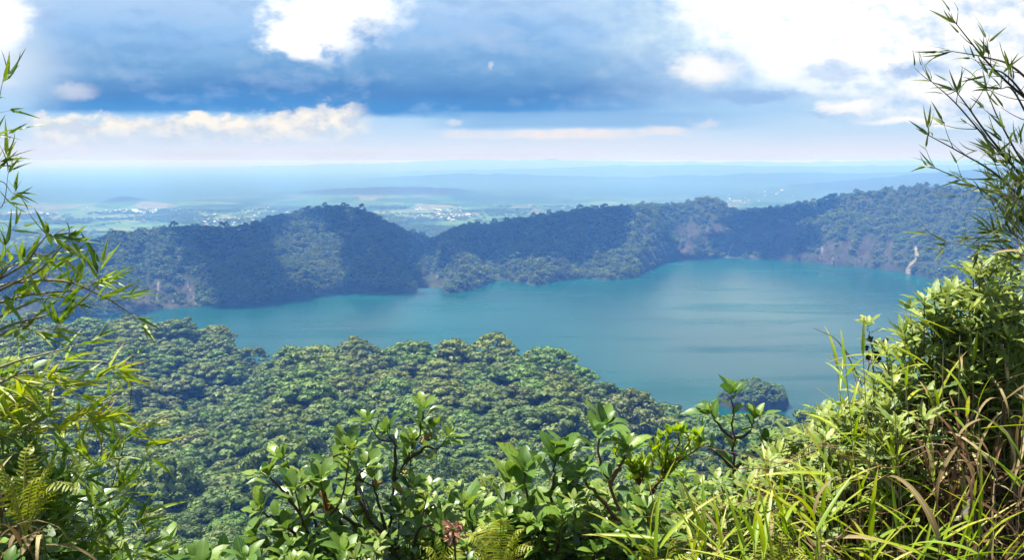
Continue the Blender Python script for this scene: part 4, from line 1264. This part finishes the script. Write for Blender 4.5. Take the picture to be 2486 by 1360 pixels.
    shrub('sapling', 'lone young sapling with dark leaves standing in front of the islet', 'sapling', None, st, 0.10, 0.042, M_RIBBED, S_BROWN, 6, step=0.032, start=0.66, side=0, tip=7, r0=0.008, curl=0.6, spread=(60, 25))
    # ---- undergrowth shrubs between and below
    looks = [('small leaved bush', M_SMALL, 0.055, 0.024, S_GREEN), ('pale green bush', M_SERR, 0.055, 0.022, S_GREEN), ('dark leaved bush', M_GLOSSY, 0.070, 0.032, S_BROWN), ('ribbed leaf bush', M_RIBBED, 0.080, 0.036, S_BROWN)]
    spots = [(1080, 1215, 3.0, 1), (1130, 1190, 3.1, 0), (1020, 1300, 2.7, 0), (1090, 1260, 2.9, 1), (1190, 1165, 3.2, 1), (1170, 1250, 2.6, 0), (1440, 1210, 2.7, 1), (1470, 1260, 2.6, 0), (1560, 1200, 2.6, 1),
             (1600, 1230, 2.6, 3), (1490, 1190, 2.9, 3), (1660, 1150, 2.9, 0), (1720, 1180, 3.0, 2), (1640, 1260, 2.6, 1), (1330, 1250, 2.5, 0), (1260, 1240, 2.5, 3), (880, 1310, 2.6, 1), (920, 1270, 2.9, 0), (700, 1345, 2.4, 0),
             (640, 1350, 2.6, 2), (520, 1345, 2.2, 3), (1420, 1300, 2.4, 2), (1560, 1290, 2.4, 2), (1850, 1130, 3.2, 2), (1900, 1100, 3.2, 1), (1760, 1230, 2.8, 0), (1030, 1230, 2.9, 2), (790, 1325, 2.5, 3)]
    near = {0: 'glossy shrub', 1: 'tall dark stem', 2: 'ribbed shrub', 3: 'leaning red stem', 4: 'lime shrub', 5: 'sapling'}
    xs = np.array([740, 980, 1300, 1480, 1620, 1790])
    for k, (px, py, d, v) in enumerate(spots):
        nm, mt, L, W, sm = looks[v]
        b = at_ground(px + g.uniform(-40, 40), py, d, 0, 0.15); sts = []
        for q in range(6):
            tp = P(px + g.normal(0, 38), py + abs(g.normal(0, 30)), d + g.normal(0, 0.10))
            m = b * 0.4 + tp * 0.6 + np.array([g.normal(0, .05), g.normal(0, .05), 0])
            sts.append([b, m, tp])
        j = int(np.argmin(abs(xs - px)))
        lv = 'low' if py > 1255 else ('mid high' if py > 1190 else 'rather tall')
        shrub('bush', f'{lv} {nm} {"left of" if px < xs[j] else "right of"} the {near[j]}, {"close by" if d < 2.65 else "further back"}', 'bush', 'bushes filling the foreground', sts, L, W, mt, sm, 300 + k, step=0.022, start=0.62, side=3, sideL=0.14, tip=5, r0=0.005, sstart=0.65, n=5, prof='ellip', dead=(k % 3 == 0) * 2, deadmat=M_YELLOW if k % 2 else M_DRY)
    # ---- ferns at the lower middle
    for k, (bx, by, d, tips, lab) in enumerate([
        (1215, 1420, 2.15, [(1120, 1300), (1165, 1275), (1215, 1262), (1270, 1285), (1290, 1330), (1150, 1345), (1240, 1320)], 'yellow green fern with arching fronds at the bottom centre'),
        (1090, 1440, 2.1, [(1030, 1330), (1062, 1310), (1110, 1330), (1150, 1370), (1000, 1370)], 'small yellowish fern left of the withered flower head'),
        (1600, 1460, 2.1, [(1560, 1330), (1640, 1310), (1690, 1350), (1530, 1370)], 'fern with thin fronds below the lime shrub'),
        (1890, 1440, 2.0, [(1850, 1310), (1900, 1300), (1950, 1330), (1820, 1345), (1970, 1360)], 'fern among the grass under the sapling')]):
        fern('fern', lab, 'ferns of the lookout', P(bx, by, d), [P(a, c, d + g.normal(0, 0.06)) for a, c in tips], 500 + k)
    fb = P(60, 1300, 1.65)
    fern('fern', 'bright yellow fern against the dark thicket at the left edge', 'ferns of the lookout', fb, [P(a, c, 1.62 + g.normal(0, .05)) for a, c in [(160, 1110), (70, 1082), (-40, 1090), (185, 1185), (100, 1160), (10, 1150)]], 510, pin=0.036)
    # withered flower head
    mb, ms = MB(), MB(); c = P(1102, 1290, 2.05); e = root('withered_flower', 'withered pinkish brown flower head above the bottom ferns', 'flower', None, at_ground(1110, 1300, 2.05))
    d = g.normal(size=(46, 3)); leaves(mb, c + unit(d) * 0.008, d, g.normal(size=(46, 3)), g.uniform(.022, .04, 46), 0.009, g, 1.4, 0.5, 'strap', 5, 0.06)
    ms.add(*taper(smooth_path([np.array(e.location), (np.array(e.location) + c) / 2 + [0.02, 0, 0], c]), .004, .003))
    finish(e, [('stem', ms, S_BROWN), ('petals', mb, leaf_mat('withered_petal', (0.16, 0.07, 0.04), (0.42, 0.22, 0.13), (0.5, 0.3, 0.2), trans=.25))])

    # ---- right bank: daisy bushes with pale edged leaves
    tops = [(2345, 660, 2.35), (2405, 640, 2.35), (2450, 665, 2.4), (2290, 725, 2.35), (2360, 740, 2.25), (2430, 750, 2.25), (2245, 790, 2.35), (2470, 780, 2.2), (2195, 850, 2.4), 
            (2150, 920, 2.4), (2210, 950, 2.3), (2100, 965, 2.45), (2140, 1000, 2.35), (2045, 1000, 2.5), (2080, 1050, 2.4), (1985, 1005, 2.55), (1995, 1075, 2.45), (1930, 1065, 2.6), (2030, 1110, 2.35), (2120, 1090, 2.3), (1950, 1130, 2.5), (2180, 1040, 2.2), (2240, 1010, 2.2), (1880, 1120, 2.6), (1800, 1190, 2.6), (1700, 1220, 2.5), (1990, 1180, 2.4), (2080, 1180, 2.4)]
    for k, (px, py, d) in enumerate(tops):
        b = at_ground(px + g.uniform(20, 110), py, d + 0.25); sts = []
        for q in range(7):
            tp = P(px + g.normal(0, 30) + (q > 3) * 12, py + (0 if q == 0 else abs(g.normal(0, 42))), d + g.normal(0, 0.10))
            m = b * 0.35 + tp * 0.65 + np.array([g.normal(0.04, .04), g.normal(0, .05), -0.02])
            sts.append([b, m, tp])
        hgt = 'highest of the bank' if py < 700 else ('on the upper bank' if py < 860 else ('halfway down the bank' if py < 1010 else 'low on the bank'))
        side = 'against the lake' if px < 2130 + (1000 - py) * 0.2 else ('under the right bamboo' if px > 2330 else 'in the middle of the thicket')
        shrub('daisy_bush', f'pale edged leafy bush {hgt}, {side}', 'bush', 'pale leaved bushes on the right bank', sts, 0.072, 0.019, M_SERR, S_GREEN if k % 3 else S_DARK, 600 + k, step=0.021, start=0.60, side=4, sideL=0.13, tip=7, r0=0.005, prof='daisy', n=9, curl=0.55, fold=0.25, spread=(75, 30), sstart=0.6, dead=1 + k % 2, deadmat=M_DRY)
    # seed head stalk against the lake
    e = shrub('seed_head_plant', 'stalk with dark round seed heads standing out against the lake', 'plant', None,
              [rooted([(2150, 960, 2.45), (2125, 880, 2.45), (2112, 830, 2.45), (2108, 795, 2.45)])], 0.05, 0.022, M_SERR, S_DARK, 701, step=0.03, start=0.93, side=0, tip=7, r0=0.003, prof='daisy', n=8, spread=(70, 35))
    eb = np.array(e.location)
    for (a, c, rr) in [(2112, 822, .011), (2122, 838, .011), (2104, 845, .010), (2128, 858, .010), (2145, 833, .010), (2152, 826, .008), (2135, 872, .009), (2108, 868, .012)]:
        mb = MB(); ctr = P(a, c, 2.45); d = g.normal(size=(70, 3))
        leaves(mb, np.repeat(ctr[None], 70, 0), d, g.normal(size=(70, 3)), rr * g.uniform(.7, 1.1, 70), 0.0034, g, 0.3, 0.2, 'strap', 2, 0.0)
        st_ = taper(smooth_path([P(2118, 890, 2.45), P((a + 2118) / 2 + 3, (c + 890) / 2, 2.45), ctr]), .0012, .0009, 4); mb.add(*st_, 0.1, 0.5, 0.5)
        mb.v = [v - eb for v in mb.v]; put('seed_head', mb.mesh('seed_head'), S_DARK, e)
    # bare arching twig
    mb = MB(); pth = smooth_path([at_ground(2150, 1000, 2.4), P(2120, 1000, 2.4), P(2092, 935, 2.4), P(2066, 880, 2.4), P(2030, 825, 2.4), P(1978, 798, 2.4)]); mb.add(*taper(pth, .0035, .0010)); 
    mb.add(*taper(smooth_path([P(2066, 880, 2.4), P(2080, 935, 2.38), P(2100, 975, 2.36)]), .002, .001)); mb.add(*taper(smooth_path([P(2040, 838, 2.4), P(2075, 872, 2.4), P(2120, 880, 2.4)]), .0016, .0008))
    tag(put('bare_twig', mb.mesh('bare_twig'), S_CANE), 'thin leafless twig arching left over the lake from the right bank', 'twig')

    # ---- dry thatch inside the right bank
    for k in range(22):
        px = g.uniform(2220, 2500); py = g.uniform(960, 1320); d = g.uniform(2.15, 2.7)
        b = at_ground(px + g.uniform(-30, 60), py, d, 0, .1)
        tp = [P(px + g.normal(0, 70), py + g.normal(0, 60), d + g.normal(0, .1)) for _ in range(7)]
        grass('dry_grass', 'clump of brown withered grass in the dark inside of the right bank', 'withered grass inside the right bank', b, tp, 800 + k, L=0.20, W=0.013, nodes=5, mat=M_DRY, smat=S_BROWN, curl=1.5, dead=0.3, spread=(60, 160))
    for k in range(14):
        px = g.uniform(2270, 2490); py = g.uniform(1010, 1310); d = g.uniform(1.98, 2.2)
        b = at_ground(px + g.uniform(-30, 60), py, d, 0, .05)
        tp = [P(px + g.normal(0, 60), py + g.normal(0, 50), d + g.normal(0, .08)) for _ in range(6)]
        grass('dry_grass', 'clump of brown withered grass in the dark inside of the right bank', 'withered grass inside the right bank', b, tp, 830 + k, L=0.15, W=0.011, nodes=6, mat=M_THATCH, smat=S_BROWN, curl=1.4, dead=0.12, spread=(50, 170), basal=0)
    mb = MB(); leaves(mb, P(2362, 1205, 1.95)[None], np.array([[-0.35, 0, -0.9]]), np.array([[0.6, -.7, .2]]), 0.085, 0.026, g, 1.0, 0.5, 'strap', 8, 0.05, 0.6)
    leaves(mb, P(2338, 1262, 1.95)[None], np.array([[.12, 0, -1.0]]), np.array([[0.2, -.9, .2]]), 0.10, 0.012, g, -0.5, 0.4, 'lance', 8, 0.03, 0.3)
    tag(put('dead_leaf', mb.mesh('dead_leaf'), M_PALE_DRY), 'bleached white dead leaf hanging in the dark of the right bank', 'leaf')
    # ---- grass on the right
    tus = [(1700, 1400, 2.2, 0), (1790, 1400, 2.1, 1), (1880, 1400, 2.0, 0), (1960, 1400, 1.95, 1), (2040, 1410, 1.9, 0), (2110, 1390, 1.9, 1), (2190, 1400, 1.85, 0), (2270, 1410, 1.8, 1), (2350, 1410, 1.75, 0), (2440, 1400, 1.75, 1), (1640, 1420, 2.2, 0),
           (2140, 1260, 2.1, 1), (2070, 1290, 2.2, 1), (2210, 1190, 2.1, 1), (2180, 1090, 2.2, 1), (2140, 1060, 2.3, 1), (1950, 1340, 2.3, 0), (1820, 1350, 2.4, 0), (2260, 1020, 2.15, 1), (2470, 1200, 1.9, 1), (2460, 1060, 1.95, 1), (2220, 930, 2.25, 1), (2380, 930, 2.1, 1)]
    for k, (px, py, d, way) in enumerate(tus):
        b = P(px + (60 if way else -20), py + 90, d); gz = ground(b[0], b[1]); b0 = b.copy(); b0[2] = gz - .02
        tp = []
        for q in range(5 if py > 1250 else 3):
            low = py > 1250
            ax = g.uniform(-230, 40) if way else g.uniform(-90, 200)
            tp.append(P(px + ax, py - g.uniform(10, 150) * (1.0 if low else 0.5), d + g.normal(0, 0.12)))
        pos = 'along the bottom edge' if py > 1320 else ('at mid height of the bank' if py > 1100 else 'high on the bank')
        wh = 'below the sapling' if px < 1870 else ('below the daisy bushes' if px < 2170 else 'at the right corner')
        ln = 'leaning left' if way else 'leaning right'
        grass('grass_tussock', f'long bladed grass {ln}, {pos}, {wh}', 'grass tussocks on the right bank', b0, tp, 900 + k, L=0.21 if py > 1250 else 0.15, W=(0.016 if k % 3 else 0.009) if py > 1250 else 0.012, nodes=5, dead=0.07, basal=0, spread=(15, 80), curl=0.55)
    # bare canes and dry straws sweeping through the grass
    for k in range(16):
        x0, y0 = g.uniform(1950, 2480), g.uniform(1180, 1400); d = g.uniform(1.9, 2.3)
        x1, y1 = x0 - g.uniform(250, 480), y0 - g.uniform(-30, 150)
        bs = at_ground(x0 + 40, y0 + 60, d)
        ms = MB(); ms.add(*taper(smooth_path([bs, P(x0, y0, d), P((x0 + x1) / 2, (y0 + y1) / 2 - g.uniform(5, 40), d + .05), P(x1, y1, d + g.normal(0, .1))]), .0024, .0008, 5))
        tag(put('dry_cane', ms.mesh('dry_cane'), S_CANE if k % 2 else S_RED), 'thin dry cane sweeping sideways through the grass of the right bank', 'cane', 'dry canes in the right bank', 'thing')
    # single big blades reaching over the lake
    for k, (x0, y0, x1, y1, d) in enumerate([(2330, 815, 2165, 780, 2.1), (2290, 830, 2180, 735, 2.1), (2270, 905, 2140, 835, 2.15), (2486, 612, 2425, 655, 1.9), (2200, 880, 2020, 860, 2.2), (2240, 925, 2150, 780, 2.2), (2170, 1000, 2010, 870, 2.2)]):
        p0, p1 = P(x0, y0, d), P(x1, y1, d); mb, ms = MB(), MB()
        base = at_ground(x0 + (320 if k == 3 else 60), y0, d); e = root('grass_stalk', ['grass stalk with one long yellow blade pointing left over the lake', 'grass stalk with a thin green blade just above the yellow one', 'grass stalk with a blade below the seed heads', 'bleached grass stalk crossing the right edge', 'grass stalk with the lowest blade reaching furthest left', 'upright grass stalk in front of the lake', 'grass stalk with a bent blade left of the daisy bushes'][k], 'grass', 'single grass stalks on the right bank', base)
        ms.add(*taper(smooth_path([base, (base + p0) / 2 + [0.03, 0, 0.05], p0]), .002, .0014, 5))
        dd_ = p1 - p0
        leaves(mb, p0[None], dd_[None] + UP * 0.05, UP[None] + g.normal(0, .2, 3), np.linalg.norm(dd_), 0.018, g, 0.4, 0.35, 'blade', 10, 0.004, 0.7 if k != 3 else 0.5)
        finish(e, [('stem', ms, S_CANE), ('blade', mb, M_DRY if k == 3 else M_GRASS)])

    # ---- bamboo on the right
    def culm(x, y, top, lean=0.0):
        z = ground(x, y); return [np.array([x, y, z - .02]), np.array([x + lean * .3, y, z + 1.2]), np.array([x + lean * .7, y, (z + top) / 2 + 0.6]), np.array([x + lean, y, top])]
    def sub(cl, *pts): return P3(pts)
    cl = culm(1.62, 2.3, 200.95, 0.05)
    br = [cl]
    raw = [[(2600, 330), (2486, 235), (2420, 175), (2370, 118), (2322, 58)], [(2600, 300), (2470, 170), (2400, 140), (2312, 124)], [(2620, 420), (2500, 250), (2440, 180), (2390, 165)], [(2600, 560), (2500, 445), (2400, 342), (2320, 250), (2262, 198)],
           [(2600, 650), (2520, 525), (2420, 425), (2335, 372), (2254, 328)], [(2600, 700), (2500, 560), (2400, 472), (2330, 435), (2270, 408)], [(2600, 600), (2480, 430), (2400, 330), (2350, 260), (2320, 220)],
           [(2600, 540), (2500, 420), (2430, 300), (2395, 220)], [(2610, 480), (2520, 330), (2460, 220), (2430, 215)]]
    for r_ in raw: br.append([P(a, c, 2.3 + 0.04 * i * ((-1) ** len(br))) for i, (a, c) in enumerate(r_)])
    bamboo('bamboo', 'slender bamboo with sparse dark leaves rising against the bright sky', 'bamboo at the right edge', br, 40, L=0.068, W=0.0070, mat=M_BAMBOO_DARK, smat=S_DARK, twig=0.13, step=0.085, fan=(1, 3), r0=0.0045, start=0.22, up=0.5)
    cl2 = culm(1.60, 2.2, 200.2, 0.02); br = [cl2]
    for k in range(13):
        y1 = g.uniform(360, 650); x1 = g.uniform(2395, 2475); y0 = y1 + g.uniform(40, 160)
        br.append([P(2610, y0 + 60, 2.2), P(2540, y0, 2.2 + g.normal(0, .08)), P((x1 + 2540) / 2, (y0 + y1) / 2 - 20, 2.2 + g.normal(0, .08)), P(x1, y1 - 30, 2.2 + g.normal(0, .1))])
    for r_ in ([(2600, 760), (2520, 640), (2440, 608), (2350, 585), (2300, 587)], [(2600, 720), (2500, 600), (2440, 560), (2385, 575)], [(2600, 640), (2500, 520), (2430, 470), (2370, 455)]): br.append([P(a, c, 2.2) for a, c in r_])
    bamboo('bamboo', 'dense olive bamboo spray right under the sparse one', 'bamboo at the right edge', br, 41, L=0.066, W=0.0075, mat=M_BAMBOO_DARK, smat=S_CANE, twig=0.10, step=0.055, fan=(2, 4), r0=0.0028, start=0.3, up=0.45)
    # ---- bamboo on the left
    cl = culm(-1.32, 1.8, 200.75, 0.06); br = [cl]
    for r_ in ([(-160, 800), (0, 705), (90, 660), (140, 610), (160, 585)], [(-160, 740), (20, 690), (150, 682), (240, 715), (300, 750), (330, 772)], [(-150, 880), (0, 800), (90, 772), (180, 745), (240, 690)], [(-150, 830), (-10, 740), (80, 715), (180, 705), (250, 680)],
               [(-150, 780), (-20, 690), (60, 640), (90, 600), (115, 570)], [(-150, 960), (20, 885), (110, 860), (190, 838)], [(-150, 900), (-10, 820), (60, 790), (130, 800)], [(-150, 1000), (0, 930), (70, 900), (130, 905)], [(-150, 760), (-30, 700), (20, 650), (50, 640)], [(-150, 850), (0, 770), (90, 730), (150, 720)]): br.append([P(a, c, 1.8 + 0.03 * i * (-1) ** len(br)) for i, (a, c) in enumerate(r_)])
    bamboo('bamboo', 'bright green bamboo with drooping sprays reaching furthest into the view at left', 'bamboo at the left edge', br, 42, L=0.078, W=0.0095, mat=M_BAMBOO, smat=S_CANE, twig=0.085, step=0.075, fan=(2, 5), r0=0.004, start=0.28, up=0.1)
    cl = culm(-1.20, 1.65, 200.8, 0.02); br = [cl]
    for r_ in ([(-170, 420), (-60, 330), (-10, 260), (6, 200)], [(-170, 560), (-60, 470), (0, 440), (30, 470)], [(-170, 480), (-70, 380), (-14, 330)], [(-170, 600), (-50, 520), (5, 500), (20, 420)], [(-170, 640), (-60, 570), (0, 540), (30, 560)], [(-170, 520), (-50, 420), (-5, 395)]): br.append([P(a, c, 1.65) for a, c in r_])
    bamboo('bamboo', 'tall bamboo at the left edge showing only its leaf tips against the sky', 'bamboo at the left edge', br, 43, L=0.062, W=0.0072, mat=M_BAMBOO, smat=S_CANE, twig=0.05, step=0.06, fan=(1, 3), r0=0.002, start=0.55, up=0.3)
    # lower bamboo thicket
    for k, (bx, d, brs, lab) in enumerate([
        (-60, 1.9, [[(-120, 1100), (0, 1000), (100, 960), (200, 1000), (262, 1012)], [(-120, 1150), (20, 1060), (130, 1045), (250, 1050), (350, 1078)], [(-100, 1050), (40, 960), (120, 930), (190, 960)], [(-100, 1000), (20, 920), (90, 910), (150, 880)], [(-100, 1080), (50, 990), (160, 940), (240, 920), (262, 900)], [(-100, 1100), (60, 1030), (150, 1020), (230, 1030)]], 'low bamboo with yellowish blades above the bright fern'),
        (60, 2.0, [[(40, 1420), (90, 1280), (140, 1200), (200, 1150), (262, 1120)], [(60, 1420), (130, 1300), (220, 1230), (300, 1200)], [(20, 1420), (60, 1260), (150, 1160), (180, 1110)], [(100, 1420), (180, 1320), (260, 1290), (330, 1270)], [(0, 1420), (40, 1330), (100, 1270), (120, 1230)], [(140, 1430), (200, 1370), (290, 1340), (350, 1330)]], 'leafy bamboo filling the lower left corner'),
        (160, 2.4, [[(180, 1420), (250, 1250), (300, 1080), (318, 960), (322, 870)], [(210, 1420), (300, 1260), (335, 1150), (352, 1110)], [(170, 1400), (230, 1200), (250, 1050), (262, 960)]], 'thin bamboo shoots with few leaves standing before the forest')]):
        base = at_ground(bx, 1200, d)
        bb = [[base, base * .5 + P(*r_[0], d) * .5 + np.array([.02, 0, 0])] + [P(a, c, d + 0.03 * i * (-1) ** k) for i, (a, c) in enumerate(r_)] for r_ in brs]
        sparse = k == 2
        bamboo('bamboo', lab, 'bamboo at the left edge', bb, 50 + k, L=0.088 if not sparse else 0.06, W=0.0115 if not sparse else 0.008, mat=M_BAMBOO if k != 0 else M_GRASS, smat=S_CANE if not sparse else S_DARK, twig=0.075, step=0.055 if not sparse else 0.11, fan=(2, 5) if not sparse else (1, 3), r0=0.003, start=0.55, up=0.15)
    for k, (px, py, d, v) in enumerate([(40, 960, 2.1, 0), (90, 1010, 2.2, 1), (30, 1240, 1.9, 2), (140, 1260, 2.1, 0), (230, 1300, 2.2, 1), (60, 1330, 1.8, 3), (310, 1345, 2.2, 0), (180, 1180, 2.3, 2), (20, 860, 2.1, 0), (30, 1130, 1.95, 2)]):
        nm, mt, L, W, sm = looks[v]
        b = at_ground(px - 60, py, d, 0, 0.15); sts = []
        for q in range(6):
            tp = P(px + g.normal(-20, 45), py + abs(g.normal(0, 40)), d + g.normal(0, 0.10)); sts.append([b, b * 0.4 + tp * 0.6 + np.array([g.normal(0, .04), g.normal(0, .05), 0]), tp])
        shrub('bush', f'{nm} {"at the foot of" if py > 1150 else "behind"} the left bamboo, {["high", "halfway up", "low"][0 if py < 1000 else (1 if py < 1200 else 2)]} in the thicket', 'bush', 'bushes under the left bamboo', sts, L, W, mt, sm, 400 + k, step=0.022, start=0.62, side=3, sideL=0.12, tip=5, r0=0.004, sstart=0.65, n=5)
    for k, (px, py, d) in enumerate([(20, 1330, 1.6), (70, 1300, 1.9), (10, 1250, 1.8)]):
        b = at_ground(px, py, d); tp = [P(px + g.normal(0, 50), py + g.normal(0, 30), d + g.normal(0, .1)) for _ in range(7)]
        grass('dry_grass', 'clump of brown withered grass in the lower left corner', 'withered grass at the left corner', b, tp, 850 + k, L=0.16, W=0.012, nodes=5, mat=M_DRY, smat=S_BROWN, curl=1.5, dead=0.3, spread=(60, 150))


build_foreground()
build_haze()
